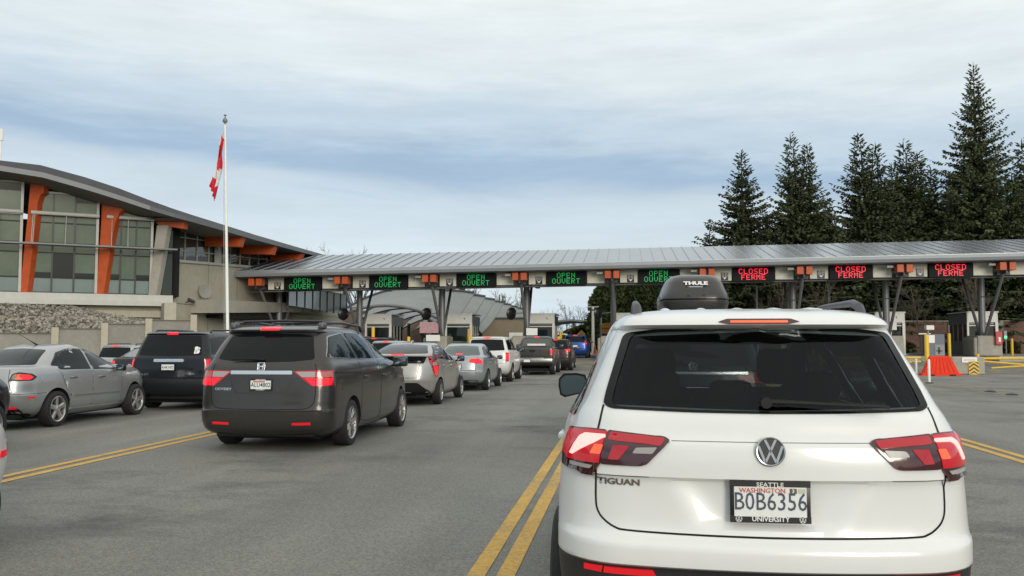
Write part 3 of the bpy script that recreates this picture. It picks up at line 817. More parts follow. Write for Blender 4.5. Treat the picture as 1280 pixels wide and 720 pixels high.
oi = t.nodes.new('ShaderNodeNewGeometry'); rr_ = t.nodes.new('ShaderNodeValToRGB')
for e, (ps, c) in zip([rr_.color_ramp.elements[0], rr_.color_ramp.elements[1]], [(0,(.08,.075,.065)),(1,(.40,.37,.31))]): e.position = ps; e.color = (*c,1)
t.links.new(oi.outputs['Random Per Island'], rr_.inputs[0]); t.links.new(rr_.outputs[0], p.inputs['Base Color'])
rk = MB(); r2 = random.Random(3)
def rock_h(u, v):     # v 0 at the wall, 1 at the building ledge
    zw = float(np.interp(u, [-8,-.6,2.76,4.97,7.02,8.3], [1.4,1.75,2.0,2.25,2.45,2.5])); zl = float(np.interp(u, [-8,1.5,3.6,5,7.5,8.3], [3.5,3.5,3.4,3.0,2.6,2.5]))
    return zw+(zl-zw)*v
vs = []; fs = []; NU, NV = 34, 10
for i in range(NU):
    for j in range(NV):
        u = -8+16.2*i/(NU-1); v = j/(NV-1); q = A(u, 3.3-2.75*v, rock_h(u, v)-.10); vs.append(q)
fs = [(i*NV+j, i*NV+j+1, (i+1)*NV+j+1, (i+1)*NV+j) for i in range(NU-1) for j in range(NV-1)]
rk.add(vs, fs)
ico = bmesh.new(); bmesh.ops.create_icosphere(ico, subdivisions=1, radius=1); iv = [v.co.copy() for v in ico.verts]; ico.verts.index_update(); ifs = [[v.index for v in f.verts] for f in ico.faces]; ico.free()
for k in range(5200):
    u = r2.uniform(-6.5,8.0); v = r2.random(); s_ = r2.uniform(.05,.125)
    c_ = A(u, 3.3-2.75*v, rock_h(u, v)+r2.uniform(-.05,.03))
    rot = Matrix.Rotation(r2.random()*6.3, 3, Vector((r2.random(),r2.random(),r2.random())).normalized()); sc_ = Vector((r2.uniform(.7,1.5),r2.uniform(.6,1.1),r2.uniform(.45,.9)))
    rk.add([c_+rot @ Vector((q.x*sc_.x*s_*r2.uniform(.8,1.15), q.y*sc_.y*s_, q.z*sc_.z*s_)) for q in iv], ifs)
o = rk.obj('rock_bank', M_rock, None, fix=False); tag(o, 'bank of broken grey rock above the stepped retaining wall', None, None, 'stuff')

# ------------------------------------------------------------------ flagpole and flag
fp = thing('flagpole', 'tall white flagpole with a small finial in front of the beige building', 'flagpole', (-18.6,40.6,-.2))
q = MB(); q.tube([(0,0,0),(-.13,0,4),(-.26,0,8),(-.395,0,12.1)], [.085,.075,.062,.045], 12); q.obj('pole', M_white, fp, smooth=True)
q = MB(); q.lathe([(12.1,.0),(12.1,.05),(12.16,.045),(12.2,.10),(12.28,.12),(12.36,.09),(12.42,.03),(12.5,.02),(12.52,.07),(12.56,.07),(12.58,0)], 14, 'z', (-.395,0,0)); q.obj('finial', M_steel, fp, smooth=True, ang=50)
q = MB(); q.tube([(-.44,-.06,11.7),(-.16,-.10,.9)], .008, 5); q.obj('halyard', M_pale, fp)
M_flag = bpy.data.materials.new('flag_cloth'); M_flag.use_nodes = True; t = M_flag.node_tree; p = t.nodes['Principled BSDF']; p.inputs['Roughness'].default_value = .8
at = t.nodes.new('ShaderNodeAttribute'); at.attribute_name = 'dye'; cr_ = t.nodes.new('ShaderNodeMix'); cr_.data_type = 'RGBA'
cr_.inputs[6].default_value = (.72,.70,.69,1); cr_.inputs[7].default_value = (.62,.012,.03,1)
t.links.new(at.outputs['Fac'], cr_.inputs[0]); t.links.new(cr_.outputs[2], p.inputs['Base Color'])
# a 3.6 x 1.8 m flag, red - white with a leaf - red, hanging limp: the fly falls down and gathers into folds
NU, NV = 60, 26; vs = []; dye = []
leaf = [(0,.46),(.055,.36),(.12,.39),(.10,.20),(.19,.29),(.21,.24),(.33,.26),(.29,.15),(.33,.12),(.16,-.04),(.18,-.10),(.02,-.08),(.03,-.28)]
leaf = leaf + [(-a, b) for a, b in leaf[::-1]]
def in_leaf(u, v):
    return inpoly2(u, v, leaf)
def inpoly2(px, py, poly):
    c = False; n = len(poly)
    for i in range(n):
        x1, y1 = poly[i]; x2, y2 = poly[(i+1)%n]
        if (y1 > py) != (y2 > py) and px < (x2-x1)*(py-y1)/(y2-y1)+x1: c = not c
    return c
for i in range(NU):
    fu = i/(NU-1)*3.4                      # along the fly
    for j in range(NV):
        fv = j/(NV-1)                      # 0 top of hoist, 1 bottom of hoist
        # each point hangs below the hoist, drifting left; lower hoist edge gathers towards the top corner
        down = fv*1.05 + fu*(.70+.10*(1-fv)); side = -.06-.27*fu*(.55+.45*(1-fv))*.62 - .05*math.sin(fv*9+fu*2)
        fold = .10*math.sin(fv*21+fu*1.3)*min(1, fu*.9+.15)+.05*math.sin(fv*11-fu*2.1)
        vs.append((side+.04*math.sin(fv*17), fold, -down))
        q0 = 1.0 if ((fu < 1.0 and fv > .05) or fu > 2.5) else 0.0
        if q0 == 0 and in_leaf((fv-.5)*.62, -(fu-1.45)*.45): q0 = 1.0
        dye.append(q0)
me = bpy.data.meshes.new('flag'); me.from_pydata(vs, [], [(i*NV+j, i*NV+j+1, (i+1)*NV+j+1, (i+1)*NV+j) for i in range(NU-1) for j in range(NV-1)])
a_ = me.attributes.new('dye', 'FLOAT', 'POINT'); a_.data.foreach_set('value', dye); me.materials.append(M_flag); shade(me, 180)
fl = mobj('flag', me, None, (-18.6-.40,40.55,11.62)); tag(fl, 'red and white maple leaf flag hanging limp from the white flagpole', 'flag')

# ------------------------------------------------------------------ inspection canopy with its lane gear
M_roofm = mat('canopy_metal_roof', (.29,.305,.32), .22, .75, noise=[(.6,.10),(6,.05)])
M_can_f = mat('canopy_fascia', (.29,.31,.33), .45, .3, noise=(1,.06))
can = thing('inspection_canopy', 'long grey metal roofed border canopy spanning all the lanes', 'canopy', (0,62,.45))
L0 = (0,-62,-.45)
def co(m_, name, mt, parent=can, smooth=False): return m_.obj(name, mt, parent, L0 if parent is can else (0,0,0), smooth=smooth)
XL, XR = -25.72, 34.0
fbz = lambda x: 6.122+.0124*x; rz = lambda x: 8.32+.010*x
w = MB(); Yf, Yr, Yb = 57.05, 66.0, 75.5
def quad(m_, pts, t_=.06):
    vs = [Vector(p) for p in pts]; m_.add(vs+[v-Vector((0,0,t_)) for v in vs], [(0,1,2,3),(7,6,5,4),(0,4,5,1),(1,5,6,2),(2,6,7,3),(3,7,4,0)])
NX = 12
for i in range(NX):
    x0 = XL+(XR-XL)*i/NX; x1 = XL+(XR-XL)*(i+1)/NX
    quad(w, [(x0,Yf,fbz(x0)+.40),(x1,Yf,fbz(x1)+.40),(x1,Yr,rz(x1)),(x0,Yr,rz(x0))]); quad(w, [(x0,Yr,rz(x0)),(x1,Yr,rz(x1)),(x1,Yb,fbz(x1)+.4),(x0,Yb,fbz(x0)+.4)])
roof = co(w, 'roof', M_roofm)
w = MB(); n = int((XR-XL)/.74)
for i in range(n+1):
    x = XL+.05+i*.74; a = Vector((x,Yf,fbz(x)+.415)); b = Vector((x,Yr,rz(x)+.015)); dd = b-a
    w.add([a+Vector((-.022,0,-.02)),a+Vector((.022,0,-.02)),b+Vector((.022,0,-.02)),b+Vector((-.022,0,-.02)),a+Vector((-.016,0,.03)),a+Vector((.016,0,.03)),b+Vector((.016,0,.03)),b+Vector((-.016,0,.03))], [(0,3,2,1),(4,5,6,7),(0,1,5,4),(1,2,6,5),(2,3,7,6),(3,0,4,7)])
w.obj('standing_seam', mat('seam_metal',(.275,.29,.305),.25,.8), roof)
w = MB()
for x0, x1 in ((XL-.1, 4), (4.001, XR)):
    prof = [(Yf-.10,.02),(Yf-.16,.20),(Yf-.10,.38),(Yf+.02,.395),(Yf+.02,.0)]
    m_ = len(prof); vs = [(x0,a,fbz(x0)+b) for a, b in prof]+[(x1,a,fbz(x1)+b) for a, b in prof]
    w.add(vs, [tuple(range(m_)), tuple(range(2*m_-1,m_-1,-1))]+[(i,i+m_,(i+1)%m_+m_,(i+1)%m_) for i in range(m_)])
co(w, 'fascia', M_can_f)
w = MB()
for x0, x1 in ((XL, 4), (4.001, XR)):
    vs = [(x0,Yf-.11,fbz(x0)+.385),(x1,Yf-.11,fbz(x1)+.385),(x1,Yf+.02,fbz(x1)+.41),(x0,Yf+.02,fbz(x0)+.41)]
    w.add(vs+[(a,b,c+.025) for a,b,c in vs], [(0,3,2,1),(4,5,6,7),(0,1,5,4),(1,2,6,5),(2,3,7,6),(3,0,4,7)])
co(w, 'drip_edge', mat('pale_drip_edge',(.50,.52,.50),.4,.4))
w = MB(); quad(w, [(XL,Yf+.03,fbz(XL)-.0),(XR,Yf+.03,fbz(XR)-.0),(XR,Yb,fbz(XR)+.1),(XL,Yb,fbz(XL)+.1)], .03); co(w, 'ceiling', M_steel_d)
w = MB(); w.b2((-25.5,62,.5),(-24.9,62.5,5.7))
sz = lambda x: 5.65+.0121*x            # height of the sign row
w = MB()
for x in [-24.52]+ISL+[28.6]:
    w.box((x,64.1,sz(x)+.30),(.30,11.4,.42))
co(w, 'roof_beam', M_steel)
for x in ISL:
    fl_ = MB(); fl_.b2((x-.98,57.6,sz(x)+.20),(x-.58,58.1,sz(x)+.34), ch=.02); fl_.tube([(x-.6,57.9,sz(x)+.28),(x-.46,57.9,sz(x)+.2)], .03, 6); co(fl_, 'floodlight', M_pale)
cd_ = MB(); cd_.tube([(XL+.4,58.62,sz(XL)-.42),(XR-4,58.62,sz(XR-4)-.42)], .05, 6); co(cd_, 'conduit', M_steel)
# columns with struts, orange beam ends
for x in [-24.52]+ISL+[28.6]:
    zt_ = sz(x)+.1
    c_ = MB(); c_.tube([(x,61.6,.55),(x,61.6,zt_)], .21, 14); o = co(c_, 'column', M_steel, smooth=True)
    c_ = MB(); c_.tube([(x+.02,57.9,zt_-.1),(x+.05,61.3,1.9)], .10, 8); c_.tube([(x,64.9,zt_),(x,61.9,1.9)], .10, 8); c_.tube([(x-.05,59.4,zt_-1.7),(x-.05,61.6,zt_-1.6)], .03, 6)
    c_.obj('strut', M_steel, o)
    ob = MB(); ob.b2((x-.46,57.3,sz(x)-.10),(x-.08,57.9,sz(x)+.38), ch=.02); ob.b2((x+.08,57.3,sz(x)-.10),(x+.46,57.9,sz(x)+.38), ch=.02); co(ob, 'orange_beam_end', M_orange)
    ob = MB(); ob.b2((x-.05,57.5,sz(x)-.28),(x+.05,58.2,sz(x)+.3)); ob.b2((x-.34,58.0,sz(x)-.34),(x+.34,58.5,sz(x)-.14)); co(ob, 'beam_clamp', M_steel_d)
# pale panels either side of each sign
M_panel = mat('cream_panel', (.66,.64,.54), .55, noise=[(1.2,.06),(6,.04)])
lanes = [x+2.95 for x in [-24.52]+ISL[:-1]]
for i, x in enumerate(lanes):
    for a, b in ((x-2.45,x-1.34),(x+1.34,x+2.46)):
        zc = sz((a+b)/2)
        p_ = MB(); p_.b2((a,58.35,zc-.33),(b,58.50,zc+.47), ch=.012); co(p_, 'lane_panel', M_panel)
    a = x-1.78; zc = sz(a)
    ic = MB(); ic.b2((a-.22,58.31,zc-.31),(a+.22,58.345,zc+.17), ch=.01); o = co(ic, 'lane_marker', M_ink_k)
    ar = MB()
    ar.add([(a-.13,58.300,zc-.12),(a+.13,58.300,zc-.12),(a,58.300,zc-.27)], [(0,1,2)]); 
    for sx in (-1,1):
        for (u0,v0,u1,v1) in ((-.07,.12,.07,.15),(-.07,.02,.07,.05),(-.07,-.08,.07,-.05),(-.07,-.08,-.045,.15),(.045,-.08,.07,.15)):
            ar.add([(a+sx*.10+u0,58.300,zc+v0),(a+sx*.10+u1,58.300,zc+v0),(a+sx*.10+u1,58.300,zc+v1),(a+sx*.10+u0,58.300,zc+v1)], [(0,1,2,3)])
    ar.obj('marker_symbol', M_ink_w, o, fix=False)
p_ = MB(); zc = sz(24.3); p_.b2((22.68+.5,58.35,zc-.33),(22.68+1.6,58.5,zc+.47), ch=.012); co(p_, 'lane_panel', M_panel)
# dot-matrix signs
GL = {'O':"01110 10001 10001 10001 10001 10001 01110",'P':"11110 10001 10001 11110 10000 10000 10000",'E':"11111 10000 10000 11110 10000 10000 11111",'N':"10001 11001 10101 10101 10011 10001 10001",
 'U':"10001 10001 10001 10001 10001 10001 01110",'V':"10001 10001 10001 10001 10001 01010 00100",'R':"11110 10001 10001 11110 10100 10010 10001",'T':"11111 00100 00100 00100 00100 00100 00100",
 'C':"01110 10001 10000 10000 10000 10001 01110",'L':"10000 10000 10000 10000 10000 10000 11111",'S':"01111 10000 10000 01110 00001 00001 11110",'D':"11110 10001 10001 10001 10001 10001 11110",
 'F':"11111 10000 10000 11110 10000 10000 10000",'M':"10001 11011 10101 10101 10001 10001 10001"}
def dots(words, pitch, r):
    q = MB(); oct_ = [(math.cos(a*math.pi/3), math.sin(a*math.pi/3)) for a in range(6)]
    for wi, word in enumerate(words):
        n = len(word.replace("'", "")); wd = (n*6.6-1.6)*pitch; x0 = -wd/2; zt_ = (.325 if wi == 0 else -.045)
        k = 0
        for ch in word:
            if ch == "'":
                pts_ = [(x0+((k-1)*6.6+3)*pitch, zt_+1.1*pitch), (x0+((k-1)*6.6+2.3)*pitch, zt_+.5*pitch)]
            else:
                rows_ = GL[ch].split(); pts_ = [(x0+(k*6.6+c_)*pitch, zt_-r_*pitch) for r_ in range(7) for c_ in range(5) if rows_[r_][c_] == '1']; k += 1
            for (cx, cz) in pts_:
                q.add([(cx+a*r, 0, cz+b*r) for a, b in oct_], [tuple(range(6))])
    return q
M_ledg = mat('green_led', (.02,.4,.1), .4, emit=(.02,.60,.14), es=.55)
M_ledr = mat('red_led', (.6,.02,.03), .4, emit=(1,.02,.05), es=1.2)
M_board = mat('sign_black', (.006,.008,.008), .6, spec=.2)
green = dots(['OPEN','OUVERT'], .047, .0235); gme = green.mesh('sign_text', M_ledg, fix=False)
red = dots(['CLOSED',"FERME'"], .047, .0265); rme = red.mesh('sign_text', M_ledr, fix=False)
cab = MB(); cab.b2((-1.29,-.12,-.45),(1.29,.16,.41), ch=.015); cabm = cab.mesh('cabinet', M_board)
grd = MB(); grd.b2((-1.29,.17,.37),(1.29,.24,.42)); grdm = grd.mesh('back_rail', M_steel_d)
wh = ['leftmost, beside the beige building','second from the left, above the white booth roof','third from the left, above the curved roofs','fourth from the left, over the open road','partly hidden behind the black roof box','first to the right of the roof box','middle one of the three red signs','rightmost of the three red signs']
for i, x in enumerate(lanes):
    st = thing('led_sign', ('green OPEN OUVERT lane sign, ' if i < 5 else 'red CLOSED FERME lane sign, ')+wh[i], 'sign', (x,58.33,sz(x)+.03), 0, 'electronic lane signs under the canopy')
    mobj('cabinet', cabm, st); mobj('back_rail', grdm, st); mobj('sign_text', gme if i < 5 else rme, st, (0,-.124,0))
    hg = MB(); hg.b2((-.9,-.02,.40),(-.8,.06,.7)); hg.b2((.8,-.02,.40),(.9,.06,.7)); hg.obj('hanger', M_steel_d, st)

# booths
M_bgl = mat('booth_glass', (.012,.02,.018), .06)
M_bst = mat('booth_steel', (.17,.18,.18), .45, .3, noise=(2,.1))
names_b = ['beside the rock wall side lane','seen over the grey minivan roof','left of the open road','behind the roof of the white crossover','hidden low behind the roof box','just left of the right hand pillar','behind the concrete plinth and red call box']
def booth(x, label):
    r = thing('inspection_booth', label, 'booth', (x,65.5,.60), 0, 'inspection booths on the lane islands')
    w = MB(); w.b2((-.95,-1.75,0),(.95,1.75,.95)); w.b2((-.95,-1.75,2.1),(.95,1.75,2.78)); 
    w.obj('wall', M_bst, r)
    w = MB(); w.b2((-.97,-1.86,2.22),(.97,-1.76,2.86), ch=.01); w.b2((.80,-1.87,0),(.98,-1.70,2.22)); w.b2((-.98,-1.87,0),(-.86,-1.72,2.22)); w.b2((-.85,-1.80,1.98),(.79,-1.74,2.04)); w.b2((-1.02,-1.9,2.865),(1.02,1.85,2.95)); w.obj('white_frame', M_white, r)
    w = MB(); w.b2((-.90,-1.70,.96),(.90,1.70,2.09)); w.obj('window', M_bgl, r)
    w = MB()
    for y in (-.9,0,.9): w.b2((-.955,y-.04,.95),(-.90,y+.04,2.1)); w.b2((.90,y-.04,.95),(.955,y+.04,2.1))
    w.b2((-.5,-1.765,.955),(.3,-1.735,.97)); w.obj('window_frame', M_pale, r)
    w = MB(); w.b2((.42,-1.872,2.5),(.46,-1.862,2.62)); w.b2((.35,-1.872,2.6),(.46,-1.862,2.63)); w.obj('booth_mark', M_ink_k, r)
    return r
bl = ['white fronted booth left of the Y column above the grey minivan','white fronted booth behind the silver cars in the middle lane','white fronted booth beside the pickup truck and open road','white fronted booth mostly hidden by the white crossover roof edge','white fronted booth behind the roof box','white fronted booth under the first red CLOSED sign, mostly hidden','white fronted booth just right of the white crossover roof','white fronted booth behind the concrete plinth with the red call box']
for i, x in enumerate(ISL): booth(x+.78, bl[i])
# concrete plinths round the column feet
for i, x in enumerate(ISL):
    q = MB(); q.box((0,0,.66), (1.5,2.2,1.32), ch=.12); q.box((-.68,0,.60), (.5,2.0,1.2), ch=.10)
    o = q.obj('concrete_plinth', M_conc, None, (x-.1,61.2,.60)); tag(o, 'concrete plinth round the column foot '+['below the left most booth','of the second island, behind the silver hybrid','behind the white wagon','left of the orange kiosk sign','hidden behind the white crossover','behind the crossover rear window','just right of the crossover','carrying the red call box'][i], 'plinth', 'column plinths on the lane islands')
# round convex mirrors on the columns, seen from behind
mir_l = ['over the minivan roof rails','left of the second column','between the curved roofs and the pickup','above the orange kiosk','over the roof box','right of the roof box','on the bare tree side','next to the right booth']
for i, x in enumerate(ISL[:4]):
    r = thing('lane_mirror', 'dark round lane mirror on a column '+mir_l[i], 'mirror', (x-1.0,61.0,3.45), 0, 'convex lane mirrors on the columns')
    q = MB(); q.lathe([(0,0),(0,.42),(-.04,.43),(-.10,.36),(-.15,.2),(-.16,0)], 24, 'y'); q.obj('mirror_back', M_ink_k, r, (0,0,0), (R(8),0,R(48)), True, 50)
    q = MB(); q.tube([(.1,.05,0),(.85,.2,.05)], .035, 6); q.obj('mirror_arm', M_steel, r)

# yellow bollards at the islands
def bollard(x, y, h, label, r=.11):
    q = MB(); q.lathe([(0,0),(0,r),(h-.05,r),(h-.01,r*.8),(h,0)], 16, 'z')
    o = q.obj('bollard', M_yellow, None, (x,y,gz(x,y)+.0), smooth=True, ang=50); tag(o, label, 'bollard', 'yellow bollards')
for (px, py, pt, lab) in ((-16.6,58,2.15,'tall yellow bollard seen over the minivan hood'),(-14.2,58,1.5,'yellow bollard beside the parked silver hybrid roof'),(-10.5,60,1.45,'yellow bollard in front of the leftmost lit sign panel'),(-11.0,62.5,2.0,'yellow bollard before the middle white booth'),(-4.55,60.5,1.45,'yellow bollard between the white wagon and the pickup'),(-4.6,63,1.8,'yellow bollard inside the booth opening by the pickup')):
    bollard(px, py, pt, lab)
bollard(13.75,44.0,1.86,'tall yellow bollard behind the orange plastic barrier', .10)
bollard(20.1,60,1.62,'tall yellow bollard left of the concrete plinth', .10)
bollard(24.6,62,1.3,'short yellow bollard right of the red call box', .09)

# right-hand closed lanes
pb = MB(); vs = []
for (z, hx, hy) in ((0,.85,.30),(.10,.84,.29),(.12,.74,.24),(.86,.43,.11),(.88,.41,.10)):
    vs += [(-hx,-hy,z),(hx,-hy,z),(hx,hy,z),(-hx,hy,z)]
fs = [(3,2,1,0),(16,17,18,19)]
for i in range(4): fs += [(i*4+k, i*4+(k+1)%4, i*4+4+(k+1)%4, i*4+4+k) for k in range(4)]
pb.add(vs, fs)
for k in range(7):
    x0 = -.66+k*.2; s = .58
    pb.add([(x0,-.262,.14),(x0+.05,-.262,.14),(x0*s+.03*s,-.135,.83),(x0*s,-.135,.83),(x0,-.20,.14),(x0+.05,-.20,.14),(x0*s+.03*s,-.10,.83),(x0*s,-.10,.83)], [(0,1,2,3),(0,4,5,1),(1,5,6,2),(2,6,7,3),(3,7,4,0)])
br_ = pb.obj('plastic_barrier', mat('orange_plastic',(.74,.042,.012),.6,spec=.2,noise=(4,.10)), None, (13.97,43.0,0)); tag(br_, 'bright orange water filled plastic barrier beside the concrete block', 'barrier')
fb = MB(); 
for sx in (-.45,.45): fb.b2((sx-.14,-.31,-.0),(sx+.14,-.302,.06))
fb.obj('fork_slot', M_dark, br_)
cbk = thing('concrete_block', 'concrete lane end block with chevron plate', 'block', (15.72,44.9,0))
q = MB(); q.box((0,0,.41), (1.45,.9,.82), ch=.06); q.obj('block', M_conc, cbk)
q = MB(); q.b2((-.30,-.49,.56),(.36,-.46,.80)); q.obj('white_plate', M_white, cbk); q = MB(); q.b2((-.22,-.495,.66),(.28,-.491,.70)); q.obj('plate_marks', mat('faint_grey_ink',(.42,.42,.40),.6), cbk)
chv = MB(); chv.b2((-.02,-.50,-.0),(.44,-.46,.62), ch=.01); ch_o = chv.obj('chevron_plate', M_yellow, cbk)
cs = MB()
for z in (-.06,.12,.30,.48):
    zz0, zz1 = z, z+.08
    def cl(v): return min(max(v, 0.0), .62)
    cs.add([(.0,-.5035,cl(zz0)),(.21,-.5035,cl(zz0+.16)),(.21,-.5035,cl(zz1+.16)),(0,-.5035,cl(zz1))], [(0,1,2,3)]); cs.add([(.42,-.5035,cl(zz0)),(.21,-.5035,cl(zz0+.16)),(.21,-.5035,cl(zz1+.16)),(.42,-.5035,cl(zz1))], [(3,2,1,0)])
cs.obj('chevron_stripe', M_ink_k, ch_o, fix=False)
def gate(x0, x1, y, label, mirror=False):
    r = thing('swing_gate', label, 'gate', (x0,y,0), 0, 'yellow swing gates across the closed lanes')
    L = x1-x0; q = MB()
    q.tube([(0,0,.73),(L,0,.76)], .055, 10); q.tube([(0,0,.62),(L*.45,0,.44),(L*.5,0,.44)], .045, 8); q.tube([(L*.12,0,.28),(L,0,.58)], .045, 8); q.tube([(L*.48,0,.44),(L*.48,0,.74)], .04, 8)
    q.obj('gate_arm', M_yellow, r, smooth=True, ang=60)
    q = MB(); q.tube([(-.02,0,0),(-.02,0,.95)], .07, 12); q.obj('gate_post', M_yellow, r, smooth=True, ang=60); return r
gate(16.5,21.2,45.4,'yellow swing gate to the right of the concrete block'); gate(21.6,26,45.6,'yellow swing gate at the far right edge')
r = gate(9.3,13.9,45.4,'yellow swing gate left of the orange barrier, partly behind the crossover')
q = MB(); q.tube([(13.62,45.2,0),(13.62,45.2,.72)], .05, 8); o = q.obj('gate_stop', M_white, None); tag(o, 'white post under the left yellow swing gate', 'post')
dp = thing('delineator_post', 'slim white delineator post on a black foot in front of the orange barrier', 'post', (10.93,34.8,0))
q = MB(); q.lathe([(.04,0),(.04,.045),(.85,.045),(.88,.03),(.88,0)], 14, 'z'); q.obj('post', M_white, dp, smooth=True); q = MB(); q.lathe([(0,0),(0,.16),(.03,.15),(.05,.06),(.05,0)], 16, 'z'); q.obj('foot', M_ink_k, dp, smooth=True)
for i, (x, y) in enumerate(((10.85,29.0),(10.83,27.4))):
    q = MB(); q.lathe([(0,0),(0,.17),(.03,.15),(.06,.07),(.07,0)], 16, 'z'); o = q.obj('post_base', M_ink_k, None, (x,y,.006), smooth=True); tag(o, ['farther','nearer'][i]+' black post base without a post on the faded yellow line', 'post base', 'empty delineator bases')
cabn = thing('equipment_cabinet', 'grey blue equipment cabinet with white camera behind the orange barrier', 'cabinet', (18.9,60.3,.57))
q = MB(); q.box((.35,0,.72), (1.15,.7,1.44), ch=.03); q.obj('cabinet', mat('cabinet_grey',(.13,.16,.19),.5), cabn); q = MB(); q.b2((.32,-.375,.1),(.88,-.352,.78)); q.obj('grille_panel', M_steel, cabn); q = MB(); q.b2((.5,-.40,.2),(.62,-.377,.62)); q.b2((.40,-.40,.35),(.75,-.377,.42)); q.obj('grille_mark', M_ink_k, cabn)
q = MB(); q.box((.05,-.2,1.85), (.48,.5,.3), ch=.03); q.tube([(.05,0,1.4),(.05,0,1.75)], .04, 8); q.obj('camera_housing', M_white, cabn)
q = MB(); q.b2((-.62,-.3,1.43),(.1,-.22,1.50)); q.obj('camera_arm', M_white, cabn)
def boxpost(x, y, name, label, boxes, h=1.7, m=M_white):
    r = thing(name, label, 'control box', (x,y,gz(x,y)+.1)); q = MB(); q.tube([(0,.1,0),(0,.1,h)], .06, 8); q.obj('post', M_steel, r)
    q = MB()
    for (dx, z, w_, h_) in boxes: q.box((dx,-.05,z), (w_,.25,h_), ch=.02)
    q.obj('housing', m, r); return r
boxpost(17.6,56,'card_reader','white control box on a post behind the tall yellow bollard',[(.1,1.3,.42,.46)])
boxpost(15.9,58,'lane_camera','small white lane camera box left of the yellow bollard',[(0,.75,.36,.28),(.1,.45,.3,.2)],.9)
e = boxpost(17.35,62.6,'lane_equipment','cluster of white equipment boxes beside the crossover pillar',[(.1,2.0,.42,.5),(-.2,1.45,.36,.4),(.25,.9,.4,.3),(-.1,.6,.4,.3)],2.3)
q = MB(); q.box((-.45,-.2,1.25), (.34,.2,.28), ch=.03); q.obj('red_light', mat('red_enamel',(.45,.03,.03),.4), e)
cb_ = thing('call_box', 'red call box on the front of the right concrete plinth', 'call box', (23.05,60.0,1.75)); q = MB(); q.box((0,0,.0), (.42,.16,.84), ch=.04); q.obj('box', mat('red_enamel',(.45,.03,.03),.4), cb_); q = MB(); q.box((.02,-.09,-.08), (.14,.02,.3), ch=.005); q.obj('handset', M_white, cb_)
sgl = thing('lane_signal', 'small grey signal box with a green light right of the red call box', 'signal', (24.05,61.5,.6)); q = MB(); q.tube([(0,0,0),(0,0,1.2)], .05, 8); q.box((-.05,0,1.35),(.22,.2,.6), ch=.03); q.obj('signal_box', M_steel, sgl); q = MB(); q.lathe([(0,0),(0,.1),(-.03,.09),(-.04,0)], 14, 'y', (-.05,-.102,1.22)); q.obj('green_lamp', mat('green_lamp',(.05,.5,.2),.3,emit=(.05,.8,.3),es=1.2), sgl)
# small sign panels at the booths
for i, (x, y, z, w_, h_, lab) in enumerate(((-12.9,59.5,1.35,.95,.42,'white board on a stand left of the second column'),(-6.3,60,1.75,.75,.48,'small white notice board above the pickup'),(-13.4,60.5,2.05,1.3,.75,'pale pink notice board behind the left columns'))):
    r = thing('notice_board', lab, 'board', (x,y,gz(x,y))); q = MB(); q.box((0,0,z),(w_,.05,h_), ch=.01); q.obj('board', M_white if i < 2 else mat('pale_pink_board',(.50,.30,.32),.6,noise=(6,.25)), r); q = MB(); q.tube([(0,.05,0),(0,.05,z)], .035, 6); q.obj('post', M_steel, r)
# kiosk sign, diamond sign, street lamps, pole
ks = thing('kiosk_sign', 'orange topped white and blue kiosk sign beside the open lane', 'sign', (-1.75,75,.45))
q = MB(); q.b2((-.48,-.1,1.75),(.42,.1,2.62), ch=.03); q.obj('orange_panel', mat('sign_orange',(.72,.30,.03),.5,noise=(3,.15)), ks); q = MB(); q.b2((-.48,-.12,1.42),(.42,.12,1.748)); q.b2((-.48,-.13,.2),(-.35,.13,1.42)); q.obj('blue_panel', mat('sign_blue',(.02,.05,.16),.5), ks); q = MB(); q.b2((-.34,-.12,.55),(.42,.1,1.415)); q.obj('white_panel', M_white, ks)
q = MB(); q.b2((-.36,-.105,2.1),(.30,-.101,2.24)); q.obj('panel_marks', mat('orange_dark_ink',(.35,.13,.02),.6), ks)
dsn = thing('warning_sign', 'yellow diamond warning sign near the blue car', 'sign', (-3.9,78,.45)); q = MB(); q.box((0,0,1.75),(.5,.03,.5), Matrix.Rotation(R(45),3,'Y'), ch=.01); q.obj('sign_plate', M_yellow, dsn); q = MB(); q.b2((-.10,-.02,1.71),(.10,-.016,1.79)); q.obj('sign_mark', M_ink_k, dsn); q = MB(); q.tube([(0,.03,0),(0,.03,1.5)], .03, 6); q.obj('post', M_steel, dsn)
q = MB(); q.lathe([(0,0),(0,.28),(.03,.28),(.05,.16),(.75,.05),(.78,0)], 18, 'z'); o = q.obj('traffic_cone', mat('cone_orange',(.75,.16,.03),.5), None, (-2.75,78,.46), smooth=True); tag(o, 'small orange cone at the foot of the grey pole past the lanes', 'cone')
def lamp(x, y, h, label, arm=-1.0):
    r = thing('street_lamp', label, 'street lamp', (x,y,gz(x,y))); q = MB(); q.tube([(0,0,0),(0,0,h)], [.10,.06], 10); q.tube([(0,0,h-.03),(arm,0,h)], .05, 8); q.obj('pole', M_white, r, smooth=True); q = MB(); q.box((arm*.95,0,h), (.75,.3,.12), ch=.03); q.obj('lamp_head', M_pale, r)
lamp(10.45,75,5.65,'white street lamp with a short arm under the first red CLOSED sign', -.55); lamp(16.1,75,6.6,'white street lamp under the middle red CLOSED sign', -.7); lamp(-2.05,72,3.6,'white lamp post right beside the orange kiosk sign', -.7)
q = MB(); q.tube([(0,0,0),(0,0,4.6)], [.17,.13], 10); q.tube([(-.6,0,4.55),(.6,0,4.55)], .05, 6); o = q.obj('utility_pole', M_pale, None, (-3.35,90,.45), smooth=True); tag(o, 'grey utility pole in front of the dark hedge past the lanes', 'pole')
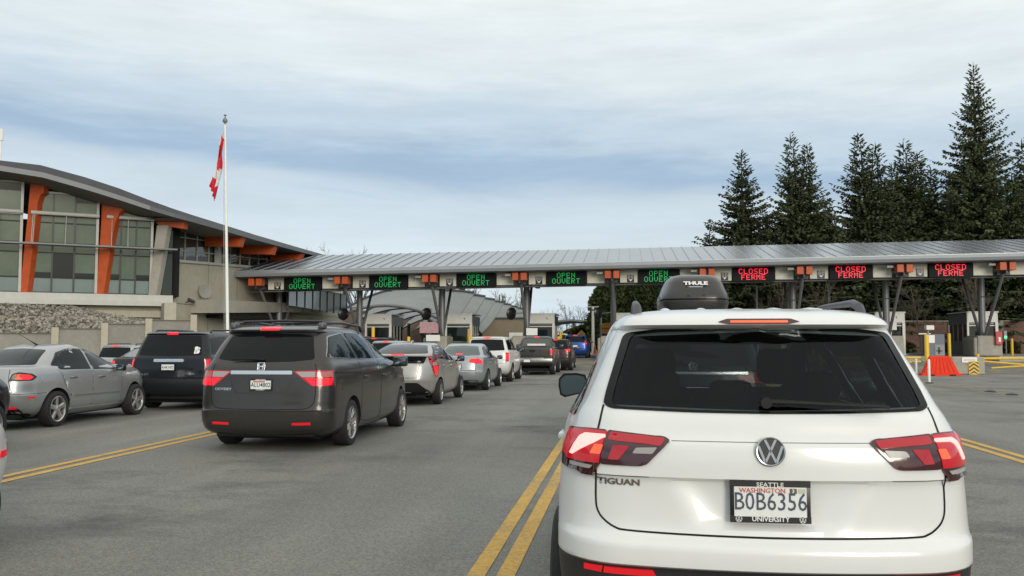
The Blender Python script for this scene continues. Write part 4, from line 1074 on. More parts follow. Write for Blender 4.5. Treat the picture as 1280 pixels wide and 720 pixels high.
# far brick wall on the right
M_brick = bpy.data.materials.new('red_brick'); M_brick.use_nodes = True; t = M_brick.node_tree; p = t.nodes['Principled BSDF']; p.inputs['Roughness'].default_value = .9
bt = t.nodes.new('ShaderNodeTexBrick'); bt.inputs['Scale'].default_value = 1.6; bt.inputs['Color1'].default_value = (.17,.085,.06,1); bt.inputs['Color2'].default_value = (.13,.065,.05,1); bt.inputs['Mortar'].default_value = (.16,.13,.11,1); bt.inputs['Mortar Size'].default_value = .012
g_ = t.nodes.new('ShaderNodeTexCoord'); mp_ = t.nodes.new('ShaderNodeMapping'); mp_.inputs['Rotation'].default_value = (R(90),0,0); t.links.new(g_.outputs['Object'], mp_.inputs[0]); t.links.new(mp_.outputs[0], bt.inputs['Vector']); t.links.new(bt.outputs['Color'], p.inputs['Base Color'])
bw = thing('brick_wall', 'long low red brick wall behind the closed lanes', 'wall', (40,90,0)); q = MB(); q.b2((-32,-.2,0),(32,.2,3.45)); q.obj('wall', M_brick, bw); q = MB(); q.b2((-32,-.26,3.452),(32,.26,3.55))
for i in range(15): q.b2((-32+i*4.4,-.32,0),(-31.5+i*4.4,-.205,3.45))
q.obj('coping', M_conc_d, bw)

# ------------------------------------------------------------------ secondary inspection: curved roofs and brown building behind
M_wave = mat('wave_roof_sheet', (.21,.23,.225), .5, .3, noise=[(.5,.12),(3,.06)])
wv = thing('curved_roof_canopy', 'row of overlapping curved grey roof shells beyond the booths', 'canopy', (-20,84,.45))
def shz(x): return 5.05-.047*(x+22.8)**2
for i in range(8):
    y0 = 84+i*7.6; nu, nv = 20, 6; vs = []
    for a in range(nu):
        u = a/(nu-1); x = -30.0+12.8*u
        for b in range(nv):
            v = b/(nv-1); z = shz(x)+1.9*v+.35*v*v*u-.30*math.sin(v*math.pi)+.9*max(0,u-.8)*v*4-.9*max(0,(u-.72)/.28)**1.5*(1-v)
            vs.append((x+1.5*v*u*u+20, y0+v*8.2-84, z-.45))
    fs = [(a*nv+b, a*nv+b+1, (a+1)*nv+b+1, (a+1)*nv+b) for a in range(nu-1) for b in range(nv-1)]
    n = len(vs); q = MB(); q.add(vs+[(x, y, z-.14) for x, y, z in vs], fs+[tuple(n+k for k in f[::-1]) for f in fs]+[(a*nv, n+a*nv, n+(a+1)*nv, (a+1)*nv) for a in range(nu-1)]+[(a*nv+nv-1, (a+1)*nv+nv-1, n+(a+1)*nv+nv-1, n+a*nv+nv-1) for a in range(nu-1)]+[((nu-1)*nv+b, n+(nu-1)*nv+b, n+(nu-1)*nv+b+1, (nu-1)*nv+b+1) for b in range(nv-1)])
    o = q.obj('roof_shell', M_wave, wv, smooth=True, ang=40)
    e_ = MB(); e_.tube([Vector(vs[a*nv+nv-1])+Vector((0,.05,.06)) for a in range(nu)], .17, 6); e_.obj('shell_rib', M_steel_d, o)
    for x in (-28.5,-19.0):
        q = MB(); q.tube([(x+20, y0-84+2, -.1),(x+20, y0-84+2, shz(x)+.0)], .2, 10); q.obj('column', M_conc_d, wv, smooth=True)
q = MB(); q.tube([(-30+12.8*k/16+20, -.25, shz(-30+12.8*k/16)-.5) for k in range(17)], .17, 8); q.obj('front_arch', M_steel, wv, smooth=True)
ctn = thing('utility_pole', 'pale square post in front of the curved roofs', 'pole', (-20.5,84,.45)); q = MB(); q.b2((4.05,-6,0),(4.55,-5.6,5.4)); q.b2((3.9,-6.1,2.6),(4.05,-5.8,2.9)); q.obj('post', M_conc, ctn)
M_brown = mat('brown_cladding', (.13,.085,.06), .8, noise=[(.7,.3),(4,.2)])
bb = thing('brown_building', 'brown inspection building under the curved roofs', 'building', (-27,140,.4))
q = MB(); q.b2((-34,0,0),(13.5,8,4.3)); q.b2((-34,-8,0),(-3.5,-.01,5.9)); q.obj('wall', M_brown, bb)  # nearer, taller block added as a dark mass behind the arches
for k, (x0, x1, z0, z1) in enumerate(((-14,-11,0,3),(-10,-7,0,3),(-5.5,-2,0,3),(0,3,0,2.9),(4.4,6.4,0,2.6),(7.6,9.8,0,2.6))):
    q = MB(); q.b2((x0,-.08,z0),(x1,-.01,z1)); o = q.obj('opening', M_dglass, bb); q = MB(); q.b2((x0-.12,-.06,z1+.003),(x1+.12,-.012,z1+.7)); q.obj('sign_band', mat('pale_band',(.42,.38,.33),.7,noise=(1.2,.4)), o)
q = MB(); q.b2((10.3,-.10,0),(12.2,-.01,2.9)); q.obj('white_door', M_white, bb); q = MB(); q.b2((10.9,-.13,.9),(11.4,-.102,2.0)); q.obj('door_pane', M_dglass, bb)
bk = thing('brown_building', 'tan low building behind the pickup truck', 'building', (-15.5,112,.4)); q = MB(); q.b2((-2.5,0,0),(3.0,4,4.0)); q.obj('wall', mat('tan_cladding',(.24,.20,.14),.8,noise=(2,.1)), bk); q = MB(); q.b2((.9,-.08,0),(2.6,-.01,2.3)); q.obj('white_door', M_white, bk); q = MB(); q.b2((1.5,-.11,1.0),(1.9,-.082,1.9)); q.obj('door_pane', M_dglass, bk); q = MB(); q.b2((-2.6,-.2,4.003),(3.1,4.1,4.2)); q.obj('roof', M_roofd, bk)
# arched gateway over the far road
gw = thing('arched_canopy', 'low arched grey canopy over the far road', 'canopy', (-7,112,.4))
prof = [(-4.0,3.0),(-3.2,3.45),(-1.8,3.8),(0,3.95),(1.6,3.85),(3.0,3.55)]
q = MB(); n = len(prof); vs = [(x,0,z) for x,z in prof]+[(x,0,z-.22) for x,z in prof]+[(x,14,z) for x,z in prof]+[(x,14,z-.22) for x,z in prof]
fs = []
for i in range(n-1): fs += [(i,i+1,n+i+1,n+i),(2*n+i,3*n+i,3*n+i+1,2*n+i+1),(i,2*n+i,2*n+i+1,i+1),(n+i,n+i+1,3*n+i+1,3*n+i)]
q.add(vs, fs); q.obj('roof', M_wave, gw, smooth=True, ang=50)
for x in (-3.7,2.7): 
    for y in (.4,7,13.6):
        q = MB(); q.tube([(x,y,0),(x,y,3.0)], .13, 8); q.obj('column', M_steel, gw)
# ------------------------------------------------------------------ trees
def leafmat(name, col, var=.35):
    m = bpy.data.materials.new(name); m.use_nodes = True; t = m.node_tree; p = t.nodes['Principled BSDF']; p.inputs['Roughness'].default_value = .75; p.inputs['Specular IOR Level'].default_value = .25
    g = t.nodes.new('ShaderNodeNewGeometry'); ob = t.nodes.new('ShaderNodeObjectInfo')
    r = t.nodes.new('ShaderNodeMapRange'); r.inputs['To Min'].default_value = 1-var; r.inputs['To Max'].default_value = 1+var; t.links.new(g.outputs['Random Per Island'], r.inputs['Value'])
    r2_ = t.nodes.new('ShaderNodeMapRange'); r2_.inputs['To Min'].default_value = .75; r2_.inputs['To Max'].default_value = 1.2; t.links.new(ob.outputs['Random'], r2_.inputs['Value'])
    mu = t.nodes.new('ShaderNodeMath'); mu.operation = 'MULTIPLY'; t.links.new(r.outputs[0], mu.inputs[0]); t.links.new(r2_.outputs[0], mu.inputs[1])
    s = t.nodes.new('ShaderNodeVectorMath'); s.operation = 'SCALE'; s.inputs[0].default_value = col; t.links.new(mu.outputs[0], s.inputs['Scale']); t.links.new(s.outputs[0], p.inputs['Base Color'])
    return m
M_needle = leafmat('conifer_needles', (.086,.102,.048)); M_cedar = leafmat('cedar_foliage', (.040,.055,.018)); M_yel = leafmat('olive_foliage', (.060,.060,.016))
M_bark = mat('bark', (.07,.055,.04), .9, noise=(3,.3)); M_twig = mat('bare_twigs', (.10,.082,.060), .9, noise=(2,.25))
def conifer_mesh(seed, H, Rb, lead=1, base=.06, droop=.25, dens=1.0, gap=.0):
    g = np.random.default_rng(seed); V = []; F = []
    UP = np.array([0,0,1.])
    def blade(c, d, L, w, roll):
        s = np.cross(d, UP); s /= (np.linalg.norm(s)+1e-6); u = np.cross(s, d); sd = s*math.cos(roll)+u*math.sin(roll)
        b = len(V); V.extend([c-sd*w*.35, c+d*L*.5-sd*w, c+d*L-UP*.06*L, c+d*L*.5+sd*w, c+sd*w*.35]); F.append((b,b+1,b+2,b+3,b+4))
    tops = [(0,0,H,1.0)] if lead == 1 else [(-.75,0,H,.85),(.95,.2,H*.955,.85)]
    ph = g.uniform(0,6.3,4)
    for (tx, ty, th_, k_) in tops:
        z = H*base
        while z < th_-.1:
            f = z/th_; env = Rb*((1-f)**.95)*(1-.35*max(0,(f-.72)/.28))*(1 if f > .15 else .75+.25*f/.15)*(k_ if f > .5 else 1)
            nb = max(5, int((6+5*(1-f))*dens)); off = g.uniform(0,6.3)
            px, py = tx*max(0,(f-.35)/.65), ty*max(0,(f-.35)/.65)
            if lead > 1 and f < .5 and tx > 0: z += .5; continue
            for k in range(nb):
                if g.random() < gap: continue
                a = off+2*math.pi*k/nb+g.normal(0,.3)
                lump = 1+.22*math.sin(3*a+z*.55+ph[0])*math.sin(z*1.1+ph[1])
                L = env*lump*g.uniform(.5,1.15)+.12
                el = -droop*g.uniform(.2,1.5)*(1-f)+.35*f*f
                d0 = np.array([math.cos(a)*math.cos(el), math.sin(a)*math.cos(el), math.sin(el)])
                p = np.array([px,py,z+g.normal(0,.2)]); t = .25
                while t < L:
                    q = t/L; c = p+d0*t+UP*(.16*L*q*q)
                    W = .95*(1-.5*q)*(.42+.58*min(1,(1-f)*1.6))*g.uniform(.7,1.25)
                    for sd in (-1,1):
                        aa = a+sd*g.uniform(.5,1.15); dd = np.array([math.cos(aa),math.sin(aa),g.uniform(-.40,.02)]); dd /= np.linalg.norm(dd)
                        blade(c, dd, W, W*.25, g.uniform(-.6,.6))
                        blade(c+dd*W*.3, np.array([dd[0]*.6,dd[1]*.6,-.55])/.82, W*.62, W*.24, g.uniform(0,3))
                    t += .27*g.uniform(.8,1.2)
                dd = d0+UP*.3; dd /= np.linalg.norm(dd)
                blade(p+d0*L*.92+UP*(.14*L), dd, .5, .07, 0); blade(p+d0*L*.92+UP*(.14*L), dd, .5, .07, 1.5)
            z += (.46-.22*f)*g.uniform(.8,1.25)
        for k in range(2):
            b = len(V); c_, s_ = math.cos(k*1.57)*.09, math.sin(k*1.57)*.09; V.extend([np.array([tx,ty,th_-1.2]),np.array([tx+c_,ty+s_,th_-.5]),np.array([tx,ty,th_+.45]),np.array([tx-c_,ty-s_,th_-.5])]); F.append((b,b+1,b+2,b+3))
    me = bpy.data.meshes.new('crown'); me.from_pydata([tuple(v) for v in V], [], F); return me
def trunk_mesh(H, r, lead=1):
    q = MB(); q.tube([(0,0,-.5),(0.05,0,H*.3),(-.03,.03,H*.6),(-.5 if lead > 1 else 0,0,H*.96)], [r,r*.75,r*.45,.03], 9)
    if lead > 1: q.tube([(0,0,H*.5),(.7,.1,H*.93)], [r*.4,.03], 7)
    return q.mesh('trunk', M_bark, True)
kinds = {}
for nm, a in dict(A=(11,22,8.9,1,.05,.34,1.0,.06), B=(12,22,8.6,2,.05,.28,1.0,.05), C=(13,22,9.0,2,.05,.30,1.0,.10), D=(14,29,10.0,1,.05,.36,1.05,.10), E=(15,16,4.3,1,.03,.25,1.0,.05)).items():
    me = conifer_mesh(a[0], a[1], a[2], a[3], a[4], a[5], a[6], a[7]); me.materials.append(M_needle); kinds[nm] = (me, trunk_mesh(a[1], .2+a[1]*.012, a[3]), a[1])
def conifer(kind, x, y, H, label, rot=0, wide=1.0, group='conifers behind the closed lanes', name='conifer_tree'):
    me, tr, h0 = kinds[kind]; s = H/h0
    r = thing(name, label, 'tree', (x,y,gz(x,y)), rot, group); r.scale = (s*wide,s*wide,s); mobj('crown', me, r); mobj('trunk', tr, r); return r
conifer('D',34.9,95,29.0,'tallest conifer, rising above all the others at the far right',.4,.96)
conifer('A',11.9,95,20.6,'leftmost tall conifer with a single thin top',1.0,1.12)
conifer('B',17.6,95,22.2,'second conifer from the left, with a narrow double top',.15,1.05)
conifer('C',24.3,95,22.1,'third conifer from the left, broad with two tops',.1,1.08)
conifer('B',29.2,97,21.6,'dark double topped conifer left against the tallest one',.5,1.25)
conifer('A',27.6,98,19.6,'conifer with a lower top between the third and the dark double topped tree',2.1,1.05)
conifer('D',40.6,96,21.8,'conifer cut by the right edge of the picture',2.0,1.15)
conifer('E',20.9,97,13.9,'short conifer filling the gap right of the second tall conifer',.3,.9)
conifer('E',14.9,98,14.6,'short conifer between the two leftmost tall conifers',1.3,.8)
conifer('E',32.2,94,16.0,'short dark conifer at the left foot of the tallest one',.8,1.0); conifer('E',37.8,94,17.5,'short dark conifer at the right foot of the tallest one',2.2,1.0)
conifer('E',22.6,94,12.6,'low bushy conifer in front of the third tall conifer',4,1.1)
for x, y, H, kd, lab in ((14.6,99.5,15.8,'A','lower conifer behind the gap between the first and second tall conifers'),(21.0,100,16.4,'C','lower conifer behind the gap between the second and third tall conifers'),(26.6,96,17.4,'A','lower conifer in the gap before the dark double topped tree'),(31.8,99,19.2,'A','conifer filling the gap left of the tallest one'),(38.2,100,20.2,'C','conifer behind the right flank of the tallest one')):
    conifer(kd, x, y, H, lab, x, 1.1)
k_ = 0
for x, y, H, kd in ((9.0,100,13,'E'),(12.5,104,15,'E'),(16.5,103,14,'A'),(20,104,15,'A'),(26,103,16,'E'),(31,104,18,'A'),(36,104,20,'C'),(43.5,99,22,'A'),(47,97,20,'C'),(50,101,22,'A'),(54,97,21,'D'),(44,104,23,'B'),(59,99,20,'A')):
    conifer(kd, x, y, H, 'dark conifer in the back row behind the tall conifers', k_*1.7, 1.25, 'back row of conifers'); k_ += 1
# dense clipped cedars (the lower dark green mass left of the roof box)
def cedar_mesh(seed, H, Rb):
    g = np.random.default_rng(seed); V = []; F = []
    for k in range(5200):
        z = H*g.random()**.9; f = z/H; rad = Rb*(1-f**3.2)**.6*(1+.13*math.sin(z*2.3+seed)+.1*g.normal())
        a = g.uniform(0,2*math.pi); rr_ = rad*g.uniform(.78,1.03); c = np.array([rr_*math.cos(a), rr_*math.sin(a), z])
        d = np.array([math.cos(a)*.45+g.normal(0,.25), math.sin(a)*.45+g.normal(0,.25), g.uniform(.1,1.0)]); d /= np.linalg.norm(d); s = np.cross(d,[0,0,1.]); s /= np.linalg.norm(s)+1e-6; a2 = g.uniform(0,6.3); s = s*math.cos(a2)+np.cross(s,d)*math.sin(a2)
        L = g.uniform(.25,.5); w = L*.32; b = len(V); V.extend([c-s*w*.5, c+d*L*.6-s*w, c+d*L, c+d*L*.5+s*w]); F.append((b,b+1,b+2,b+3))
    me = bpy.data.meshes.new('crown'); me.from_pydata([tuple(v) for v in V], [], F); me.materials.append(M_cedar); return me
cm_ = [cedar_mesh(31,8.4,1.35), cedar_mesh(32,8.8,1.5), cedar_mesh(33,7.8,1.3)]; ct_ = MB(); ct_.tube([(0,0,-.3),(0,0,7.0)], [.22,.05], 8); ctm = ct_.mesh('trunk', M_bark, True)
x = -2.6; i = 0
while x < 13:
    r = thing('cedar_tree', 'dense columnar cedar in the tall dark hedge row behind the lanes', 'tree', (x,94+rng.uniform(-.5,.5),.45), rng.random()*6, 'columnar cedars of the tall hedge row'); s = rng.uniform(.80,.92); r.scale = (1,1,s)
    mobj('crown', cm_[i%3], r); mobj('trunk', ctm, r); i += 1; x += rng.uniform(1.25,1.6)
# bare deciduous trees
def bare_mesh(seed, H, spread=.5, up=.7, thick=.009):
    g = random.Random(seed); q = MB()
    def grow(p, d, L, r, lv):
        n = 4; pts = [p]; rs = [r]
        for i in range(n):
            d = (d+Vector((g.gauss(0,.10),g.gauss(0,.10),.06))).normalized(); p = p+d*L/n; pts.append(p); rs.append(r*(1-.55*(i+1)/n))
        q.tube(pts, rs, 5 if lv < 2 else 3, cap=False)
        if lv >= 4: return
        k = g.randint(3,5) if lv > 0 else 11
        for i in range(k):
            f = g.uniform(.25,1.0) if lv > 0 else .22+.78*i/k; j = min(n, int(f*n)); a = g.uniform(0,6.3)
            perp = d.orthogonal().normalized(); perp.rotate(Matrix.Rotation(a,3,d)); nd = (d*up+perp*spread*g.uniform(.7,1.3)).normalized()
            grow(pts[j], nd, L*(g.uniform(.38,.6) if lv > 0 else (.62-.36*f)*g.uniform(.8,1.2)), max(rs[j]*.5,.008), lv+1)
    grow(Vector((0,0,0)), Vector((0,0,1)), H*.8, H*thick, 0)
    return q.mesh('branches', M_twig, fix=False)
bm_ = [bare_mesh(41,7.5), bare_mesh(42,8,.42,.8), bare_mesh(43,10,.5,.75), bare_mesh(44,10,.42,.85,.02)]
def bare(k, x, y, H, label, rot=0, group=None):
    h0 = (7.5,8,10,10)[k]; me = bm_[k]; o = mobj('bare_tree', me, None, (x,y,gz(x,y)), (0,0,rot)); o.scale = (H/h0,)*3; tag(o, label, 'tree', group); return o
bare(0,25.2,82,7.6,'bare leafless tree between the middle and right booths',.5); bare(1,35.6,84,9.5,'bare leafless tree at the right edge behind the right booth',1.2); bare(1,30.6,85,8.6,'slim bare tree right of the rightmost red sign',2.3)
bare(1,13.8,83,8.5,'pale bare tree behind the right side of the first red sign',.7); bare(0,17.4,84,8.2,'pale bare tree behind the middle red sign',3.0); bare(2,9.0,84,7.5,'bare tree right beside the roof box',2.0)
for i, (x, y, H) in enumerate(((-57,165,19),(-53,168,18),(-49.5,165,18.5),(-62,170,19),(-45,175,17),(-40,180,15),(-35,185,15),(-31,185,14),(-27,190,13),(-23.5,195,12.5))):
    bare(3, x, y, H*1.06, 'brown bare tree in the row far beyond the canopy', i*1.1, 'far bare trees beyond the canopy')
for i, (x, y, H) in enumerate(((-10.6,160,9.8),(-8.6,165,8.6),(-12.8,170,8),(-5.9,150,6),(-15.5,190,8),(-18,190,9))):
    bare(i%3, x, y, H, ['tallest bare tree above the far arched canopy','smaller bare tree right of the tallest one above the arched canopy','low bare tree left of the arched canopy','small bare tree beside the far utility pole','far bare tree behind the tan building','far bare tree left of the tan building'][i], i)
for i, (x, y, H) in enumerate(((-24.6,180,10.5),(-21.9,180,9.0),(-9.5,240,9),(-14,240,8),(-2,230,9),(-30,220,10),(-6,200,7))):
    conifer('E', x, y, H, ['small far conifer left of the pair above the curved roofs','small far conifer right of the pair above the curved roofs','distant conifer beyond the far road','distant low conifer beyond the arched canopy','distant conifer beside the hedge row','distant conifer behind the curved roofs','distant low conifer at the end of the road'][i], i, 1.0, 'distant conifers')
# low shrubs lining the far road
sh_ = cedar_mesh(35,2.2,1.5); sh_.materials.clear(); sh_.materials.append(M_yel)
for i, (x, y, s) in enumerate(((-6.4,132,1.4),(-4.6,128,1.6),(-3.2,134,1.2),(30,88.6,.5),(26,88.8,.45),(35,88.6,.5),(-14,150,1.5),(-9,155,1.4),(-20,200,2),(-26,200,2),(3,140,2))):
    o = mobj('shrub', sh_, None, (x,y,.4), (0,0,i*1.3)); o.scale = (s,s,s); tag(o, 'low dark shrub growing along the far side of the plaza', 'shrub', 'low shrubs along the far side')
# ------------------------------------------------------------------ the white crossover in front
def smooth01(t): t = np.clip(t, 0, 1); return t*t*(3-2*t)
def hero_disp(V):
    x, y, z = V[:,0], V[:,1], V[:,2]
    rear = (y < .55).astype(float)
    # number-plate recess: a trapezium scooped into the tailgate
    hw = .315 + np.clip((z-.76)/.19, 0, 1)*.13
    d = smooth01((hw-np.abs(x))/.19)*smooth01((z-.755)/.03)*smooth01((.957-z)/.012)
    V[:,1] += rear*d*.030
    # soft raised lower corners of the bumper (the crease that sweeps round the tailgate)
    e = smooth01((np.abs(x)-.70)/.04)*smooth01((z-.69)/.05)*smooth01((.99-z)/.05)
    V[:,1] -= rear*e*.010
    return V
car = Car(); hero = car
car.root = thing('parked_car', 'white crossover with lit brake lights and Washington plate close ahead of the viewer', 'car', (.554, 3.66, 0))
car.root.name = 'crossover_car'
car.wr = .345
rows = [(.20,.34,4.05,.76),(.30,.16,4.30,.86),(.42,.06,4.42,.905),(.52,.025,4.46,.915),(.595,.014,4.47,.92),(.603,.006,4.47,.92),
        (.612,-.004,4.47,.921),(.656,-.006,4.47,.921),(.69,-.004,4.47,.922),(.703,.004,4.46,.922),(.716,.030,4.46,.922),(.735,.042,4.45,.922),(.80,.048,4.42,.920),(.93,.046,4.30,.913),(.953,.040,4.27,.911),
        (.960,.020,4.26,.910),(1.00,.020,4.15,.905),(1.085,.028,3.75,.885),(1.102,.036,3.62,.880),(1.118,.046,3.5,.873),(1.20,.074,3.2,.825),(1.235,.100,3.08,.803),
        (1.40,.225,2.80,.725),(1.535,.325,2.45,.662),(1.556,.340,2.40,.652),(1.562,.300,2.38,.648),(1.575,.270,2.34,.640),(1.592,.275,2.28,.628),(1.618,.320,2.15,.600),(1.640,.46,2.0,.555),(1.657,.72,1.85,.47),(1.668,1.05,1.70,.33)]
car.body = Body(rows, br=[(.2,.13),(1.1,.13),(1.5,.10),(1.6,.09)], rr=[(.2,.30),(1.0,.30),(1.15,.24),(1.3,.17),(1.56,.16),(1.67,.2)], bf=[(1.0,.2),(1.15,.14)], rf=[(.2,.5),(1.0,.46),(1.12,.2)], tapr=[(.2,.05),(1.1,.06),(1.6,.05)], tapf=.10, dz=.022, n1=40, ns=40, disp=hero_disp, yc=1.2)
P_white = paint('white_paint', (.74,.75,.735), rough=.28, dirt=.025)
glass_poly = [(-.567,1.538),(-.436,1.553),(0,1.560),(.436,1.553),(.567,1.538),(.640,1.30),(.655,1.236),(.62,1.222),(.30,1.214),(0,1.212),(-.30,1.214),(-.62,1.222),(-.655,1.236),(-.640,1.30)]
def shr(poly, k):
    cx = sum(p[0] for p in poly)/len(poly); cz = sum(p[1] for p in poly)/len(poly)
    return [((p[0]-cx)*k+cx, (p[1]-cz)*(k if k > .9 else k*.97)+cz) for p in poly]
gp_in = shr(glass_poly, .98)
side_w = [[(.52,1.17),(.80,1.40),(1.28,1.46),(1.22,1.13)], [(1.34,1.12),(1.38,1.50),(2.05,1.52),(2.12,1.10)], [(2.18,1.10),(2.12,1.51),(2.45,1.46),(3.02,1.12)]]
ws_poly = [(-.62,1.15),(-.52,1.52),(.52,1.52),(.62,1.15)]
side_in = [shr(w, .965) for w in side_w]
cuts = [(0, 2, [(-.545,1.525),(0,1.545),(.545,1.525),(.632,1.24),(0,1.225),(-.632,1.24)], lambda c, n: c.y < .6 and n.y < -.2),
        (0, 2, shr(ws_poly, .97), lambda c, n: c.y > 2.2 and n.y > .2)]
for w_ in side_in: cuts += [(1, 2, w_, lambda c, n: c.x > .45 and n.x > .4), (1, 2, w_, lambda c, n: c.x < -.45 and n.x < -.4)]
M_clad = mat('bumper_cladding', (.022,.022,.023), .55, noise=(20,.2))
finish_body(car, 'body', P_white, [.94, 3.62], .395, .62, clad=lambda c: c.z < .6035, clad_mat=M_clad, clad_name='lower_bumper', cuts=cuts, liner=True)
M_cabin = mat('cabin_fabric', (.022,.023,.025), .8, noise=(8,.15))
cb = MB(); cb.b2((-.66,.40,.17),(.66,4.0,.30)); cb.obj('underside_box', M_dark, car.root)  # dark box added to keep low sunlight off the ground beneath
cb = MB(); cb.b2((-.78,.35,.50), (.78,3.1,.56)); cb.b2((-.70,.40,.56), (.70,1.05,.86)); cb.b2((-.72,2.75,.56), (.72,3.1,1.02))
cb.obj('cabin_floor', M_cabin, car.root)
for sx in (-.42, 0, .42):
    mb = MB(); mb.box((0,0,.78), (.46 if sx else .36,.16,.68), Matrix.Rotation(R(-14),3,'X'), ch=.05)
    s_ = mb.obj('rear_seat', M_cabin, car.root, (sx,1.22,.06), smooth=True, ang=50)
    hb = MB(); hb.box((0,0,0), (.30 if sx else .24,.11,.17 if sx else .13), ch=.05)
    mobj('headrest', hb.mesh('headrest', M_cabin, True, 50), s_, (0,.12+.03,1.20 if sx else 1.17))
for sx in (-.40,.40):
    mb = MB(); mb.box((0,0,.80), (.50,.16,.74), Matrix.Rotation(R(-12),3,'X'), ch=.06)
    s_ = mb.obj('front_seat', M_cabin, car.root, (sx,2.05,.06), smooth=True, ang=50)
    hb = MB(); hb.box((0,0,0), (.30,.12,.22), ch=.055)
    mobj('headrest', hb.mesh('headrest', M_cabin, True, 50), s_, (0,.13,1.29))
# glass with its black printed border
M_gh = tinted_glass('tailgate_glass', (.30,.34,.345), .45)
M_gs = tinted_glass('door_glass', (.22,.25,.25), .8); M_gw = tinted_glass('windshield_glass', (.82,.86,.85), .6)
g = patch(car, 'rear_window', 'rear', rounded(glass_poly, .03), M_gh, off=.004, th=.003, grid=.05)
def frame_patch(nm, poly, k, view, par, m=M_glass, off=.0065):
    """ring between poly and its shrunken copy"""
    o = rounded(poly, .03); mb = MB(); n = len(o)
    dn = []
    for i in range(n):
        a = o[i]; b = o[(i+1) % n]; L = math.hypot(b[0]-a[0], b[1]-a[1]); q = max(1, int(L/.05))
        dn += [(a[0]+(b[0]-a[0])*j/q, a[1]+(b[1]-a[1])*j/q) for j in range(q)]
    i_ = shr(dn, k); vs = []
    for p, q in zip(dn, i_):
        for w_ in (p, q):
            loc, nn = car.body.cast(view, *w_); vs.append(loc+nn*off)
    N = len(dn)
    mb.add(vs, [(2*j, 2*((j+1)%N), 2*((j+1)%N)+1, 2*j+1) for j in range(N)])
    return mb.obj(nm, m, par, smooth=True)
M_frit = mat('frit_black', (.005,.006,.007), .06, spec=.2)
frame_patch('glass_border', glass_poly, .945, 'rear', g, M_frit)
for view in ('right','left'):
    for w in side_w:
        q = patch(car, 'side_window', view, rounded(w, .03), M_gs, off=.004, th=.003, grid=.08)
        frame_patch('glass_border', w, .87, view, q, M_frit)
q = patch(car, 'windshield', 'front', rounded(ws_poly, .04), M_gw, off=.004, th=.003, grid=.1)
frame_patch('glass_border', ws_poly, .92, 'front', q, M_frit)
# tailgate shut lines, then painted shade lines along lip and crease
r_seam = [(.655,1.236),(.672,1.16),(.684,1.10),(.686,.96),(.687,.845),(.676,.800),(.650,.770),(.610,.747),(.56,.738),(.35,.734),(0,.732)]
lseam = mir(r_seam)
seam(car, [('rear', catmull(r_seam, 4)), ('rear', catmull(lseam, 4))], w=.008, off=.0015)
M_shade = mat('crease_shade_grey', (.10,.10,.10), .8)  # dark colour for painting the shade under the lip and in the crease
for s_ in (-1,1): seam(car, [('rear', [(s_*.684,.957),(s_*.47,.957)])], w=.0035, off=.0012, m=M_shade)
seam(car, [('rear', [(-.38,1.104),(.40,1.104)])], w=.0025, off=.001, m=M_shade)
# spoiler-mounted brake light
o = patch(car, 'brake_light', 'rear', rounded([(-.17,1.586),(-.13,1.596),(.13,1.596),(.17,1.586),(.13,1.576),(-.13,1.576)], .006), M_reddark, off=.006, th=.02, grid=.03)
patch(car, 'lit_strip', 'rear', rounded([(-.118,1.590),(.118,1.590),(.118,1.582),(-.118,1.582)], .003), M_redorange, off=.009, th=.004, grid=.03, parent=o)
# tail lamps (right-hand outline; the left is its mirror image)
def lampset(sgn):
    A = lambda pts: [(sgn*a, z) for a, z in car.body.ang(pts)]
    out = [('r',.636,1.136),('r',.700,1.138),('s',.36,1.130),('s',.40,1.03),('s',.36,.972),('r',.80,.962),('r',.692,.958),('r',.668,1.000)]
    lamp = patch(car, 'tail_lamp', 'wrap', rounded(A(out), .010), M_reddark, off=.010, th=.03, grid=.03)
    inn = [('r',.383,1.102),('r',.405,1.116),('r',.631,1.136),('r',.663,1.001),('r',.505,1.000),('r',.478,1.008)]
    inner = patch(car, 'tailgate_lamp', 'wrap', rounded(A(inn), .010), M_reddark, off=.010, th=.03, grid=.03)
    def sub(nm, pts, m, off=.013, rd=.006): return patch(car, nm, 'wrap', rounded(A(pts), rd), m, off=off, th=.004, grid=.03, parent=inner if nm in ('red_band','inner_lamp','reverse_lamp') else lamp)
    sub('red_band', [('r',.402,1.108),('r',.60,1.127),('r',.622,1.128),('r',.632,1.096),('r',.42,1.082)], M_red, rd=.01)
    sub('red_field', [('r',.634,1.129),('r',.700,1.132),('s',.345,1.122),('s',.38,1.03),('r',.80,1.004),('r',.668,1.004)], M_redfield, off=.0125)
    sub('inner_lamp', [('r',.545,1.078),('r',.610,1.078),('r',.632,1.022),('r',.590,1.022)], M_red)
    sub('reverse_lamp', [('r',.435,1.076),('r',.520,1.072),('r',.535,1.050),('r',.455,1.050)], M_clear)
    sub('light_bar', [('r',.640,1.114),('r',.722,1.114),('r',.748,1.100),('r',.768,1.070),('r',.792,1.028),('r',.776,1.025),('r',.752,1.066),('r',.734,1.089),('r',.714,1.099),('r',.642,1.101)], M_redhot, off=.016, rd=.006)
    sub('turn_lamp', [('r',.648,1.078),('r',.684,1.078),('r',.702,1.040),('r',.662,1.040)], M_amber, off=.016, rd=.006)
    sub('clear_strip', [('r',.694,.992),('r',.79,.996),('r',.79,.980),('r',.705,.976)], M_clear, off=.015, rd=.004)
for sgn in (1, -1): lampset(sgn)
